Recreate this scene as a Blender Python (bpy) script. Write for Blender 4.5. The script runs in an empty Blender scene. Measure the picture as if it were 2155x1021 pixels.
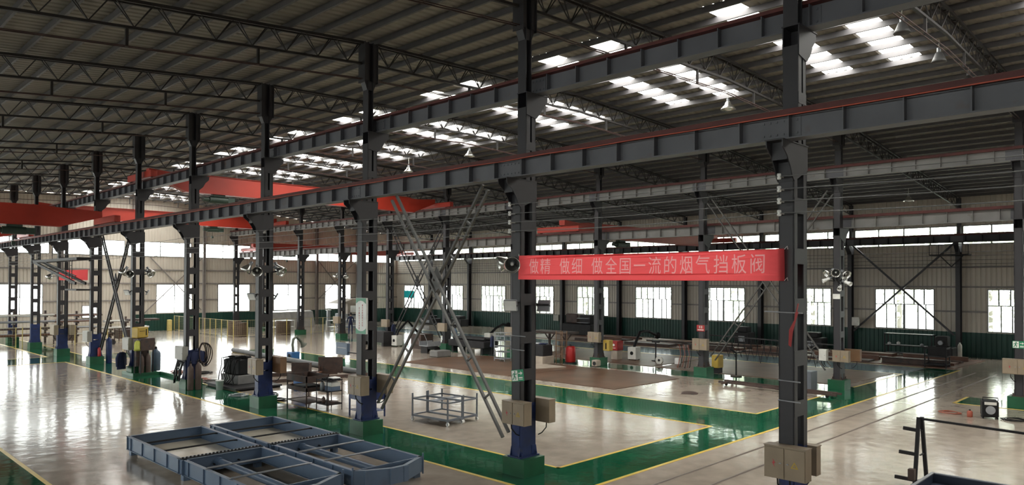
import bpy, math, random
from mathutils import Vector, Matrix
random.seed(7)
SC = bpy.context.scene
COL = SC.collection
PI = math.pi

# ------------------------------------------------------------------ camera
H_CAM = 4.16
cam_d = bpy.data.cameras.new('camera')
cam = bpy.data.objects.new('camera', cam_d)
COL.objects.link(cam)
SC.camera = cam
cam_d.sensor_width = 36.0
cam_d.lens = 36.0 * 1531.07 / 2155.0
cam_d.shift_y = (578.5 - 510.5) / 2155.0
cam_d.clip_start, cam_d.clip_end = 0.1, 400
yaw, pitch, roll = 0.77553, 0.011857, 0.0035942
F = Vector((math.cos(yaw) * math.cos(pitch), math.sin(yaw) * math.cos(pitch), math.sin(pitch)))
R0 = Vector((math.sin(yaw), -math.cos(yaw), 0)); U0 = R0.cross(F)
R1 = R0 * math.cos(roll) + U0 * math.sin(roll); U1 = -R0 * math.sin(roll) + U0 * math.cos(roll)
cam.matrix_world = Matrix(((R1.x, U1.x, -F.x, 0), (R1.y, U1.y, -F.y, 0), (R1.z, U1.z, -F.z, H_CAM), (0, 0, 0, 1)))

# ------------------------------------------------------------------ sky, daylight, exposure
w = bpy.data.worlds.new('sky'); SC.world = w; w.use_nodes = True
bg = w.node_tree.nodes['Background']
bg.inputs[0].default_value = (1.0, 1.0, 0.985, 1)
bg.inputs[1].default_value = 9.0
ROOFLIGHT = 7.2            # radiance of the daylight coming through the fibreglass roof strips
SC.view_settings.view_transform = 'Standard'
SC.view_settings.look = 'None'
SC.view_settings.gamma = 1.0
SC.view_settings.exposure = 0.28
SC.view_settings.use_curve_mapping = False
cy = SC.cycles
cy.max_bounces = 7; cy.diffuse_bounces = 5; cy.glossy_bounces = 3; cy.transparent_max_bounces = 12
cy.transmission_bounces = 4
cy.caustics_reflective = False; cy.caustics_refractive = False
cy.sample_clamp_indirect = 12.0

def portal(loc, rot, sx, sy):
    l = bpy.data.lights.new('daylight_portal', 'AREA'); l.shape = 'RECTANGLE'; l.size = sx; l.size_y = sy
    l.cycles.is_portal = True
    o = bpy.data.objects.new('daylight_portal', l); COL.objects.link(o)
    o.location = loc; o.rotation_euler = rot

# ------------------------------------------------------------------ layout constants
XA, XB, XC = 11.6, 29.84, 48.07          # three column rows
XW, XL = 48.47, -6.95                     # long walls
YE, YB = 65.35, -13.0                     # end wall, back wall
def yk(k): return 11.0 + 6.0 * (k - 1)
def roofz(x):
    P = [(-7.3, 9.19), (11.6, 10.84), (20.72, 11.12), (29.84, 10.84), (48.8, 9.18)]
    for (a, za), (b, zb) in zip(P, P[1:]):
        if x <= b: return za + (zb - za) * (x - a) / (b - a)
    return P[-1][1]
SHEET = 0.18

# ------------------------------------------------------------------ materials
MATS = {}
def mat(name, col, rough=0.55, metal=0.0, var=0.12, scale=3.0, bump=0.0, bscale=20.0, spec=0.5, wear=None, wear_amt=0.45):
    m = bpy.data.materials.new(name); m.use_nodes = True
    nt = m.node_tree; b = nt.nodes['Principled BSDF']
    b.inputs['Roughness'].default_value = rough; b.inputs['Metallic'].default_value = metal
    b.inputs['Specular IOR Level'].default_value = spec
    tc = nt.nodes.new('ShaderNodeTexCoord')
    n = nt.nodes.new('ShaderNodeTexNoise'); n.inputs['Scale'].default_value = scale; n.inputs['Detail'].default_value = 4
    nt.links.new(tc.outputs['Object'], n.inputs['Vector'])
    r = nt.nodes.new('ShaderNodeValToRGB')
    r.color_ramp.elements[0].position = 0.3; r.color_ramp.elements[1].position = 0.7
    r.color_ramp.elements[0].color = tuple(c * (1 - var) for c in col) + (1,)
    r.color_ramp.elements[1].color = tuple(min(1, c * (1 + var)) for c in col) + (1,)
    nt.links.new(n.outputs['Fac'], r.inputs[0])
    out = r.outputs[0]
    if wear:
        n2 = nt.nodes.new('ShaderNodeTexNoise'); n2.inputs['Scale'].default_value = scale * 1.7; n2.inputs['Detail'].default_value = 8
        nt.links.new(tc.outputs['Object'], n2.inputs['Vector'])
        r2 = nt.nodes.new('ShaderNodeValToRGB'); r2.color_ramp.elements[0].position = 1 - wear_amt; r2.color_ramp.elements[1].position = min(1, 1 - wear_amt + 0.12)
        nt.links.new(n2.outputs['Fac'], r2.inputs[0])
        mx = nt.nodes.new('ShaderNodeMixRGB'); mx.inputs[2].default_value = tuple(wear) + (1,)
        nt.links.new(r2.outputs[0], mx.inputs[0]); nt.links.new(out, mx.inputs[1]); out = mx.outputs[0]
    nt.links.new(out, b.inputs['Base Color'])
    if bump:
        n3 = nt.nodes.new('ShaderNodeTexNoise'); n3.inputs['Scale'].default_value = bscale
        nt.links.new(tc.outputs['Object'], n3.inputs['Vector'])
        bp = nt.nodes.new('ShaderNodeBump'); bp.inputs['Strength'].default_value = bump; bp.inputs['Distance'].default_value = 0.02
        nt.links.new(n3.outputs['Fac'], bp.inputs['Height']); nt.links.new(bp.outputs[0], b.inputs['Normal'])
    MATS[name] = m
    return m

STEEL = mat('column_paint', (0.027, 0.025, 0.029), 0.5, var=0.18, scale=1.5)
BEAM = mat('beam_paint', (0.105, 0.105, 0.118), 0.5, var=0.15, scale=1.2, wear=(0.10, 0.07, 0.055), wear_amt=0.36)
BEAM2 = mat('pale_beam_paint', (0.21, 0.205, 0.20), 0.55, var=0.15, scale=1.2, wear=(0.13, 0.09, 0.07), wear_amt=0.36)
RUSTRED = mat('rail_red_oxide', (0.10, 0.022, 0.018), 0.6, var=0.25, scale=3)
PURLIN = mat('purlin_paint', (0.09, 0.085, 0.09), 0.5, var=0.12)
TRUSS = mat('truss_paint', (0.022, 0.018, 0.017), 0.6, var=0.2)
TIE = mat('tie_red_oxide', (0.055, 0.025, 0.022), 0.6)
SHEETM = mat('roof_sheet', (0.265, 0.245, 0.212), 0.6, var=0.08, scale=0.3)
WALLM = mat('wall_sheet', (0.53, 0.485, 0.42), 0.55, var=0.06, scale=0.6)
DADO = mat('wall_green', (0.005, 0.048, 0.035), 0.5, var=0.15, scale=0.8)
GIRT = mat('girt_paint', (0.22, 0.2, 0.19), 0.55)
FRAME = mat('window_aluminium', (0.20, 0.21, 0.21), 0.45)
BLOCK = mat('plinth_green', (0.008, 0.085, 0.036), 0.45, var=0.2, scale=2.5)
BLUEP = mat('column_base_blue', (0.008, 0.022, 0.10), 0.45, var=0.3, scale=4, wear=(0.03, 0.035, 0.06), wear_amt=0.4)
BOXM = mat('switchbox_beige', (0.275, 0.215, 0.152), 0.45, var=0.1)
BOXG = mat('switchbox_grey', (0.33, 0.32, 0.29), 0.45, var=0.1)
ORANGEBOX = mat('switchbox_orange', (0.19, 0.105, 0.055), 0.5)
CRANE = mat('crane_red', (0.42, 0.035, 0.018), 0.42, var=0.15, scale=0.8)
HOIST = mat('hoist_green', (0.03, 0.055, 0.04), 0.5)
ORANGE = mat('orange_cable', (0.48, 0.10, 0.06), 0.5)
BLACK = mat('black_rubber', (0.010, 0.010, 0.011), 0.6, spec=0.2)
RAILM = mat('floor_rail_steel', (0.15, 0.12, 0.10), 0.45)
PIPEM = mat('pipe_steel', (0.075, 0.08, 0.085), 0.5)
DARK = mat('dark_steel', (0.024, 0.023, 0.025), 0.55, var=0.2, spec=0.25)
WIREM = mat('wire_grey', (0.11, 0.11, 0.11), 0.5)
DBROWN = mat('dark_brown_steel', (0.06, 0.035, 0.028), 0.6, var=0.3, wear=(0.03, 0.025, 0.025))
RUST = mat('rusty_steel', (0.115, 0.065, 0.042), 0.45, var=0.3, scale=0.7, wear=(0.11, 0.05, 0.03), wear_amt=0.4, spec=0.3)
RUST2 = mat('stock_steel', (0.13, 0.06, 0.038), 0.5, var=0.4, scale=1.5)
GREYM = mat('grey_steel', (0.30, 0.31, 0.33), 0.4, 0.3)
GREYC = mat('chest_grey', (0.17, 0.165, 0.16), 0.5)
LIGHTM = mat('light_grey_paint', (0.62, 0.61, 0.57), 0.45)
WHITEM = mat('white_plastic', (0.80, 0.80, 0.78), 0.4)
SLATE = mat('slate_blue_paint', (0.10, 0.145, 0.22), 0.42, var=0.12, scale=1.5, wear=(0.10, 0.13, 0.19), wear_amt=0.4)
FILM = mat('cream_sheet', (0.60, 0.53, 0.42), 0.22, var=0.12, scale=1.2, bump=0.15, bscale=2.5)
SLATEG = mat('blue_grey_tube', (0.12, 0.135, 0.16), 0.45)
ALU = mat('reflector_aluminium', (0.62, 0.61, 0.58), 0.25, 0.9)
YELLOW = mat('yellow_paint', (0.46, 0.31, 0.045), 0.45)
FENCEY = mat('fence_yellow', (0.55, 0.45, 0.16), 0.5)
WIRE = mat('fence_wire', (0.40, 0.36, 0.22), 0.5)
REDP = mat('red_paint', (0.34, 0.010, 0.010), 0.4)
NAVY = mat('navy_cloth', (0.012, 0.018, 0.06), 0.85)
NAVYP = mat('navy_steel', (0.022, 0.032, 0.055), 0.4)
BLUE = mat('blue_enamel', (0.03, 0.11, 0.30), 0.4)
CYLB = mat('cylinder_brown', (0.10, 0.065, 0.055), 0.5, var=0.2)
CYLG = mat('cylinder_bluegrey', (0.07, 0.11, 0.16), 0.45)
COPPER = mat('cable_red', (0.30, 0.07, 0.04), 0.5)
SKIN = mat('skin', (0.42, 0.24, 0.16), 0.6)
HAIR = mat('hair_black', (0.012, 0.011, 0.011), 0.6)
KHAKI = mat('hose_khaki', (0.10, 0.105, 0.085), 0.7)
HIVIS = mat('lime_cloth', (0.60, 0.62, 0.12), 0.7)
WOOD = mat('brown_board', (0.085, 0.05, 0.032), 0.6, var=0.25, scale=5)
TAN = mat('tan_panel', (0.40, 0.34, 0.28), 0.55)
SILVER = mat('bright_sheet_metal', (0.62, 0.60, 0.58), 0.35, 0.5)
SIGNG = mat('sign_green', (0.01, 0.24, 0.11), 0.4)
SIGNW = mat('sign_white', (0.80, 0.80, 0.76), 0.4)
SIGNR = mat('sign_red_ink', (0.50, 0.05, 0.06), 0.5)
CYAN = mat('poster_cyan', (0.0, 0.55, 0.60), 0.5)
LEAF = mat('leaf_overexposed', (0.78, 0.82, 0.72), 0.7, var=0.08)  # leaves whitened well past real foliage; overexposed daylight is put into the colour
BARK = mat('bark', (0.33, 0.31, 0.29), 0.9)
GROUND = mat('yard_concrete', (0.5, 0.5, 0.47), 0.9)
LANE = mat('lane_green', (0.006, 0.088, 0.042), 0.06, var=0.2, scale=0.9, bump=0.12, bscale=2.6, wear=(0.014, 0.115, 0.062), wear_amt=0.36)
LANEB = mat('lane_bluegrey', (0.30, 0.40, 0.45), 0.08, var=0.15, scale=0.9, bump=0.12, bscale=2.6)
LINE = mat('line_yellow', (0.68, 0.47, 0.07), 0.3, var=0.12, scale=2)

def floor_mat():
    m = bpy.data.materials.new('polished_concrete'); m.use_nodes = True
    nt = m.node_tree; L = nt.links.new; N = nt.nodes.new
    b = nt.nodes['Principled BSDF']
    tc = N('ShaderNodeTexCoord')
    def noise(scale, detail=5, mapping=None):
        n = N('ShaderNodeTexNoise'); n.inputs['Scale'].default_value = scale; n.inputs['Detail'].default_value = detail
        if mapping:
            mp = N('ShaderNodeMapping'); mp.inputs['Scale'].default_value = mapping
            L(tc.outputs['Object'], mp.inputs[0]); L(mp.outputs[0], n.inputs['Vector'])
        else: L(tc.outputs['Object'], n.inputs['Vector'])
        return n
    n1 = noise(0.45, 6); n2 = noise(2.2, 8)
    r1 = N('ShaderNodeValToRGB'); e = r1.color_ramp.elements
    e[0].position, e[0].color = 0.32, (0.325, 0.272, 0.224, 1); e[1].position, e[1].color = 0.68, (0.425, 0.366, 0.308, 1)
    L(n1.outputs['Fac'], r1.inputs[0])
    r2 = N('ShaderNodeValToRGB'); e = r2.color_ramp.elements
    e[0].position, e[0].color = 0.35, (0.86, 0.85, 0.84, 1); e[1].position, e[1].color = 0.62, (1.03, 1.03, 1.02, 1)
    L(n2.outputs['Fac'], r2.inputs[0])
    mx = N('ShaderNodeMixRGB'); mx.blend_type = 'MULTIPLY'; mx.inputs[0].default_value = 1
    L(r1.outputs[0], mx.inputs[1]); L(r2.outputs[0], mx.inputs[2]); L(mx.outputs[0], b.inputs['Base Color'])
    mr = N('ShaderNodeMapRange'); mr.inputs['To Min'].default_value = 0.07; mr.inputs['To Max'].default_value = 0.19
    L(n2.outputs['Fac'], mr.inputs['Value']); L(mr.outputs[0], b.inputs['Roughness'])
    b.inputs['Specular IOR Level'].default_value = 0.55
    n3 = noise(2.6, 3); bp = N('ShaderNodeBump'); bp.inputs['Strength'].default_value = 0.20; bp.inputs['Distance'].default_value = 0.03
    L(n3.outputs['Fac'], bp.inputs['Height']); L(bp.outputs[0], b.inputs['Normal'])
    return m
FLOORM = floor_mat()

def glass_mat():
    m = bpy.data.materials.new('window_glass'); m.use_nodes = True
    nt = m.node_tree; nt.nodes.clear(); N = nt.nodes.new; L = nt.links.new
    o = N('ShaderNodeOutputMaterial'); t = N('ShaderNodeBsdfTransparent'); g = N('ShaderNodeBsdfGlossy'); mx = N('ShaderNodeMixShader')
    t.inputs[0].default_value = (0.90, 0.95, 0.93, 1); g.inputs['Roughness'].default_value = 0.05
    mx.inputs[0].default_value = 0.06
    L(t.outputs[0], mx.inputs[1]); L(g.outputs[0], mx.inputs[2]); L(mx.outputs[0], o.inputs[0])
    return m
GLASS = glass_mat()
def skylight_mat():
    m = bpy.data.materials.new('skylight_fibreglass'); m.use_nodes = True
    nt = m.node_tree; nt.nodes.clear(); N = nt.nodes.new; L = nt.links.new
    o = N('ShaderNodeOutputMaterial'); t = N('ShaderNodeBsdfTransparent'); g = N('ShaderNodeBsdfTranslucent'); mx = N('ShaderNodeMixShader')
    t.inputs[0].default_value = (0.62, 0.61, 0.56, 1); g.inputs[0].default_value = (0.75, 0.74, 0.68, 1)
    mx.inputs[0].default_value = 0.5
    L(t.outputs[0], mx.inputs[1]); L(g.outputs[0], mx.inputs[2]); L(mx.outputs[0], o.inputs[0])
    return m
SKYL = skylight_mat()
def cloth_mat(name, col, tr):
    m = bpy.data.materials.new(name); m.use_nodes = True
    nt = m.node_tree; nt.nodes.clear(); N = nt.nodes.new; L = nt.links.new
    o = N('ShaderNodeOutputMaterial'); d = N('ShaderNodeBsdfDiffuse'); g = N('ShaderNodeBsdfTranslucent'); mx = N('ShaderNodeMixShader')
    n = N('ShaderNodeTexNoise'); n.inputs['Scale'].default_value = 1.5
    r = N('ShaderNodeValToRGB'); r.color_ramp.elements[0].color = tuple(c * 0.93 for c in col) + (1,); r.color_ramp.elements[1].color = tuple(col) + (1,)
    L(n.outputs['Fac'], r.inputs[0]); L(r.outputs[0], d.inputs[0]); L(r.outputs[0], g.inputs[0])
    mx.inputs[0].default_value = tr
    L(d.outputs[0], mx.inputs[1]); L(g.outputs[0], mx.inputs[2]); L(mx.outputs[0], o.inputs[0])
    return m
BANNER = cloth_mat('banner_red_cloth', (0.98, 0.13, 0.145), 0.8)
BANNERT = cloth_mat('banner_pale_ink', (0.97, 0.45, 0.47), 0.75)
REDCLOTH = cloth_mat('red_cloth', (0.9, 0.12, 0.13), 0.6)

# ------------------------------------------------------------------ mesh builder
class MB:
    def __init__(s): s.v = []; s.f = []; s.m = []; s.s = []
    def add(s, vs, fs, m=0, smooth=False):
        b = len(s.v); s.v += [tuple(v) for v in vs]
        for f in fs: s.f.append(tuple(b + i for i in f)); s.m.append(m); s.s.append(smooth)
        return s
    def box(s, x0, x1, y0, y1, z0, z1, m=0):
        return s.add([(x0, y0, z0), (x1, y0, z0), (x1, y1, z0), (x0, y1, z0), (x0, y0, z1), (x1, y0, z1), (x1, y1, z1), (x0, y1, z1)],
                     [(0, 3, 2, 1), (4, 5, 6, 7), (0, 1, 5, 4), (1, 2, 6, 5), (2, 3, 7, 6), (3, 0, 4, 7)], m)
    def cbox(s, c, d, m=0): return s.box(c[0] - d[0] / 2, c[0] + d[0] / 2, c[1] - d[1] / 2, c[1] + d[1] / 2, c[2] - d[2] / 2, c[2] + d[2] / 2, m)
    def rbox(s, x0, x1, y0, y1, z0, z1, r=0.02, m=0):
        # box with chamfered vertical and horizontal edges
        pts = []
        for z, i in ((z0, r), (z0 + r, 0), (z1 - r, 0), (z1, r)):
            a, b, c, d = x0 + i, x1 - i, y0 + i, y1 - i
            q = r
            pts.append([(a + q, c, z), (b - q, c, z), (b, c + q, z), (b, d - q, z), (b - q, d, z), (a + q, d, z), (a, d - q, z), (a, c + q, z)])
        vs = [p for ring in pts for p in ring]; fs = [tuple(range(7, -1, -1)), tuple(range(24, 32))]
        for k in range(3):
            for i in range(8):
                j = (i + 1) % 8; fs.append((k * 8 + i, k * 8 + j, k * 8 + 8 + j, k * 8 + 8 + i))
        return s.add(vs, fs, m)
    def bar(s, p0, p1, w, h=None, m=0, up=(0, 0, 1)):
        p0, p1 = Vector(p0), Vector(p1); h = h or w; d = (p1 - p0).normalized(); up = Vector(up)
        if abs(d.dot(up)) > 0.98: up = Vector((1, 0, 0)) if abs(d.x) < 0.9 else Vector((0, 1, 0))
        a = d.cross(up).normalized(); b = a.cross(d).normalized()
        q = [(-1, -1), (1, -1), (1, 1), (-1, 1)]
        vs = [p + a * i * w / 2 + b * j * h / 2 for p in (p0, p1) for i, j in q]
        return s.add(vs, [(0, 3, 2, 1), (4, 5, 6, 7), (0, 1, 5, 4), (1, 2, 6, 5), (2, 3, 7, 6), (3, 0, 4, 7)], m)
    def tube(s, pts, r, n=8, m=0, cap=True, radii=None):
        pts = [Vector(p) for p in pts]; ref = None; vs = []
        for i, p in enumerate(pts):
            d = (pts[min(i + 1, len(pts) - 1)] - pts[max(i - 1, 0)]).normalized()
            if ref is None: ref = Vector((0, 0, 1)) if abs(d.z) < 0.9 else Vector((1, 0, 0))
            a = d.cross(ref).normalized(); ref = a.cross(d).normalized()
            rr = radii[i] if radii else r
            for k in range(n):
                t = 2 * PI * k / n; vs.append(p + a * math.cos(t) * rr + ref * math.sin(t) * rr)
        fs = []
        for i in range(len(pts) - 1):
            for k in range(n):
                l = (k + 1) % n; fs.append((i * n + k, i * n + l, i * n + n + l, i * n + n + k))
        s.add(vs, fs, m, n > 5)
        if cap: s.add([vs[k] for k in range(n)], [tuple(range(n - 1, -1, -1))], m); s.add([vs[-n + k] for k in range(n)], [tuple(range(n))], m)
        return s
    def cyl(s, c, r, z0, z1, n=16, m=0): return s.tube([(c[0], c[1], z0), (c[0], c[1], z1)], r, n, m)
    def lathe(s, prof, n=20, m=0, M=None, cap=False):
        M = M or Matrix(); vs = []
        for r, z in prof:
            for k in range(n):
                t = 2 * PI * k / n; vs.append(M @ Vector((r * math.cos(t), r * math.sin(t), z)))
        fs = []
        for i in range(len(prof) - 1):
            for k in range(n):
                l = (k + 1) % n; fs.append((i * n + k, i * n + l, i * n + n + l, i * n + n + k))
        return s.add(vs, fs, m, True)
    def prism(s, poly, axis, a0, a1, m=0):
        def P(u, v, a): return {'x': (a, u, v), 'y': (u, a, v), 'z': (u, v, a)}[axis]
        n = len(poly); vs = [P(u, v, a0) for u, v in poly] + [P(u, v, a1) for u, v in poly]
        fs = [tuple(range(n - 1, -1, -1)), tuple(range(n, 2 * n))] + [(i, (i + 1) % n, n + (i + 1) % n, n + i) for i in range(n)]
        return s.add(vs, fs, m)
    def mesh(s, name, mats):
        me = bpy.data.meshes.new(name); me.from_pydata(s.v, [], s.f)
        for m in (mats if isinstance(mats, (list, tuple)) else [mats]): me.materials.append(m)
        me.polygons.foreach_set('material_index', s.m); me.polygons.foreach_set('use_smooth', s.s)
        me.update(); return me
    def build(s, name, mats, parent=None, loc=None, rotz=0):
        o = bpy.data.objects.new(name, s.mesh(name, mats)); COL.objects.link(o)
        if parent: o.parent = parent
        if loc: o.location = loc
        if rotz: o.rotation_euler = (0, 0, rotz)
        return o

def tag(o, label, cat, group=None, kind=None):
    o['label'] = label; o['category'] = cat
    if group: o['group'] = group
    if kind: o['kind'] = kind
    return o
def thing(name, label, cat, loc=(0, 0, 0), rotz=0, group=None):
    o = bpy.data.objects.new(name, None); COL.objects.link(o); o.empty_display_size = 0.2
    o.location = loc; o.rotation_euler = (0, 0, rotz)
    return tag(o, label, cat, group)
def struct(o, label=None, cat=None):
    o['kind'] = 'structure'
    if label: o['label'] = label; o['category'] = cat
    return o
CH = {}
def copy_thing(root, loc, rotz=None, label=None, group=None):
    r = root.copy(); COL.objects.link(r); r.location = loc
    if rotz is not None: r.rotation_euler = (0, 0, rotz)
    if label: r['label'] = label
    if group: r['group'] = group
    for c in list(root.children):
        d = c.copy(); COL.objects.link(d); d.parent = r
        for e in list(c.children):
            g = e.copy(); COL.objects.link(g); g.parent = d
    return r
def text_mesh(txt, size, depth=0.004, bold=0.0):
    cu = bpy.data.curves.new('t', 'FONT'); cu.body = txt; cu.size = size; cu.extrude = depth; cu.offset = bold
    cu.align_x = 'CENTER'; cu.align_y = 'CENTER'; cu.resolution_u = 3
    o = bpy.data.objects.new('t', cu); COL.objects.link(o)
    dg = bpy.context.evaluated_depsgraph_get(); dg.update()
    me = bpy.data.meshes.new_from_object(o.evaluated_get(dg))
    bpy.data.objects.remove(o); bpy.data.curves.remove(cu)
    return me
ORD = ['first', 'second', 'third', 'fourth', 'fifth', 'sixth', 'seventh', 'eighth', 'ninth', 'tenth', 'eleventh', 'twelfth', 'thirteenth']

# ================================================================== SETTING
floor = MB().box(XL - 0.1, XW + 0.1, YB - 0.1, YE + 0.1, -0.2, 0).build('floor', FLOORM); struct(floor)
yard = MB().box(-60, 110, -60, 130, -0.6, -0.25).build('yard_ground', GROUND); struct(yard)

def flat(name, rects, m, z):
    b = MB()
    for x0, x1, y0, y1 in rects: b.box(x0, x1, y0, y1, 0, z)
    o = b.build(name, m); struct(o); return o
flat('floor_lane_front', [(10.81, 12.45, 9.32, 65.2)], LANE, 0.004)
flat('floor_lane_cross', [(12.45, 40.5, 9.32, 10.72)], LANE, 0.004)
flat('floor_lane_middle', [(19.38, 22.15, 10.72, 43)], LANE, 0.004)
flat('floor_lane_rear', [(28.95, 30.75, 10.72, 46.4)], LANE, 0.004)
flat('floor_lane_far_cross', [(-6.5, 10.81, 43.0, 46.4), (12.45, 16.0, 43, 46.4)], LANE, 0.004)
flat('floor_lane_near', [(2.3, 4.0, -10, 65)], LANE, 0.004)
flat('floor_lane_corner', [(29.3, 31.2, 4.6, 6.8)], LANE, 0.004)
flat('floor_lane_blue', [(37.0, 40.5, 10.72, 60)], LANEB, 0.004)
LW = 0.09
flat('floor_line', [(10.81 - LW, 10.81, 9.23, 43), (10.81 - LW, 10.81, 46.4, 65), (12.45, 12.45 + LW, 10.72, 43), (12.45, 12.45 + LW, 46.4, 65),
                    (10.81 - LW, 40.6, 9.23, 9.32), (12.45, 19.38, 10.72, 10.72 + LW), (19.38 - LW, 19.38, 10.81, 43), (22.15, 22.15 + LW, 10.81, 43),
                    (22.15, 28.95, 10.72, 10.72 + LW), (30.75, 37.0, 10.72, 10.72 + LW),
                    (4.0, 4.0 + LW, -10, 43), (4.0, 10.81 - LW, 43 - LW, 43), (4.0, 10.81 - LW, 46.4, 46.4 + LW), (12.54, 16.0, 43 - LW, 43), (12.54, 16.0, 46.4, 46.4 + LW),
                    (29.2, 29.3, 4.5, 6.9), (29.2, 31.2, 6.8, 6.9), (36.9, 37.0, 10.81, 60), (40.5, 40.6, 10.72, 60)], LINE, 0.006)
for i, y in enumerate((8.47, 7.62)):
    b = MB(); b.box(11.5, 40, y - 0.04, y + 0.04, 0, 0.003); b.box(11.5, 40, y - 0.012, y + 0.012, 0, 0.008)
    o = b.build('floor_rail', RAILM); struct(o)

# ---- walls of ribbed sheet with window openings
def rib_points(a0, a1, breaks, per=0.25):
    pts = []; t = a0
    while t < a1:
        for da, d in ((0, 0), (0.16, 0), (0.18, 0.035), (0.23, 0.035)):
            if t + da < a1: pts.append((t + da, d))
        t += per
    pts.append((a1, 0))
    xs = [p[0] for p in pts]
    for b in breaks:
        if a0 < b < a1:
            for i in range(len(pts) - 1):
                if pts[i][0] < b < pts[i + 1][0]:
                    f = (b - pts[i][0]) / (pts[i + 1][0] - pts[i][0]); pts.insert(i + 1, (b, pts[i][1] + f * (pts[i + 1][1] - pts[i][1]))); break
    return pts
def wall(name, axis, c, out, a0, a1, ztop, wins, dado=1.43, dado_from=-99):
    pts = rib_points(a0, a1, [v for q in wins for v in q[:2]]); b = MB()
    for (p, d), (q, e) in zip(pts, pts[1:]):
        mid = (p + q) / 2; cuts = [(0, dado, 1 if mid > dado_from else 0), (dado, None, 0)]
        holes = sorted((z0, z1) for u0, u1, z0, z1 in wins if u0 < mid < u1)
        segs = []
        for z0, z1, mi in cuts:
            cur = z0; end = z1 if z1 is not None else 99
            for h0, h1 in holes:
                if h1 <= cur or h0 >= end: continue
                if h0 > cur: segs.append((cur, h0, mi))
                cur = h1
            if cur < end: segs.append((cur, end, mi))
        for z0, z1, mi in segs:
            zt0 = min(z1, ztop(p)); zt1 = min(z1, ztop(q))
            if axis == 'x': vs = [(c + out * d, p, z0), (c + out * e, q, z0), (c + out * e, q, zt1), (c + out * d, p, zt0)]
            else: vs = [(p, c + out * d, z0), (q, c + out * e, z0), (q, c + out * e, zt1), (p, c + out * d, zt0)]
            b.add(vs, [(0, 1, 2, 3)], mi)
    o = b.build(name, [WALLM, DADO]); struct(o); return o
nwin = [0]
def window(axis, c, a0, a1, z0, z1, mull, transom, lower, inward, name=None):
    nwin[0] += 1
    root = bpy.data.objects.new('window_%d' % nwin[0], None); COL.objects.link(root); struct(root)
    root.location = (c, 0, 0) if axis == 'x' else (0, c, 0)
    f = MB(); g = MB(); t = 0.05
    def bx(p0, p1, q0, q1, d=0.05):
        if axis == 'x': f.box(-d, d, p0, p1, q0, q1)
        else: f.box(p0, p1, -d, d, q0, q1)
    bx(a0, a1, z0, z0 + t); bx(a0, a1, z1 - t, z1); bx(a0, a0 + t, z0 + t, z1 - t); bx(a1 - t, a1, z0 + t, z1 - t)
    zt = transom or z1 - t
    if transom: bx(a0 + t, a1 - t, transom - 0.025, transom + 0.025, 0.04)
    for u in mull: bx(a0 + (a1 - a0) * u - 0.034, a0 + (a1 - a0) * u + 0.034, (transom or z0) + 0.025, z1 - t, 0.03)
    for u, wd in lower: bx(a0 + (a1 - a0) * u - wd / 2, a0 + (a1 - a0) * u + wd / 2, z0 + t, zt - 0.025, 0.035)
    f.build('window_frame', FRAME, root)
    if axis == 'x': g.add([(0, a0, z0), (0, a1, z0), (0, a1, z1), (0, a0, z1)], [(0, 1, 2, 3)])
    else: g.add([(a0, 0, z0), (a1, 0, z0), (a1, 0, z1), (a0, 0, z1)], [(0, 1, 2, 3)])
    g.build('window_pane', GLASS, root)
    return root
U6 = [1 / 6, 2 / 6, 3 / 6, 4 / 6, 5 / 6]
LOW = [(0.14, 0.055), (0.27, 0.065), (0.5, 0.13), (0.64, 0.065), (0.8, 0.055)]
WZ0, WZ1, WT = 1.47, 3.92, 2.98
SZ0, SZ1 = 6.5, 7.62
rw = []; rs = []
for k in range(-3, 10):
    ym = yk(k) + 3
    rw.append((ym - 1.66, ym + 1.66, WZ0, WZ1)); rs.append((yk(k) + 0.12, yk(k) + 5.88, SZ0, SZ1))
rw = rw[:-1] + [(60.55, 63.95, WZ0, WZ1)]
wall('wall_right', 'x', XW, 1, YB, YE, lambda a: 9.38, rw + rs)
for q in rw: window('x', XW, *q, U6, WT, LOW, -1)
for q in rs: window('x', XW, *q, [0.25, 0.5, 0.75], None, [], -1)
lw = [(q[0] - 0.9, q[1] + 0.9, 0.6, 5.2) for q in rw if q[0] > 36] + [q for q in rw if q[0] < 36][::2]; ls = rs  # unseen windows, enlarged at the far end to brighten floor and end wall
wall('wall_left', 'x', XL, -1, YB, YE, lambda a: 9.38, lw + ls)
for q in lw: window('x', XL, *q, U6, WT, LOW, 1)
for q in ls: window('x', XL, *q, [0.5], None, [], 1)
ew = [(a, a + 3.05, 1.47, 3.98) for a in (-4.5, 1.0, 6.3, 11.75, 23.15, 28.48, 33.9, 39.5)] + [(17.5, 18.6, 1.25, 2.25)]
es = [(a + 0.1, a + 5.45 - 0.1, 6.34, 7.60) for a in (-6.5, -1.05, 4.4, 9.85, 15.3, 20.75, 26.2, 31.65, 37.1, 42.55)]
wall('wall_end', 'y', YE, 1, XL, XW, lambda a: roofz(a) + 0.15, ew + es, 1.43, 21.4)
for q in ew: window('y', YE, *q, [0.5], 2.98 if q[3] > 3 else None, [(0.5, 0.06)] if q[3] > 3 else [], -1)
for q in es: window('y', YE, *q, [0.5], None, [], -1)
wall('wall_back', 'y', YB, -1, XL, XW, lambda a: roofz(a) + 0.15, [])
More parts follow.
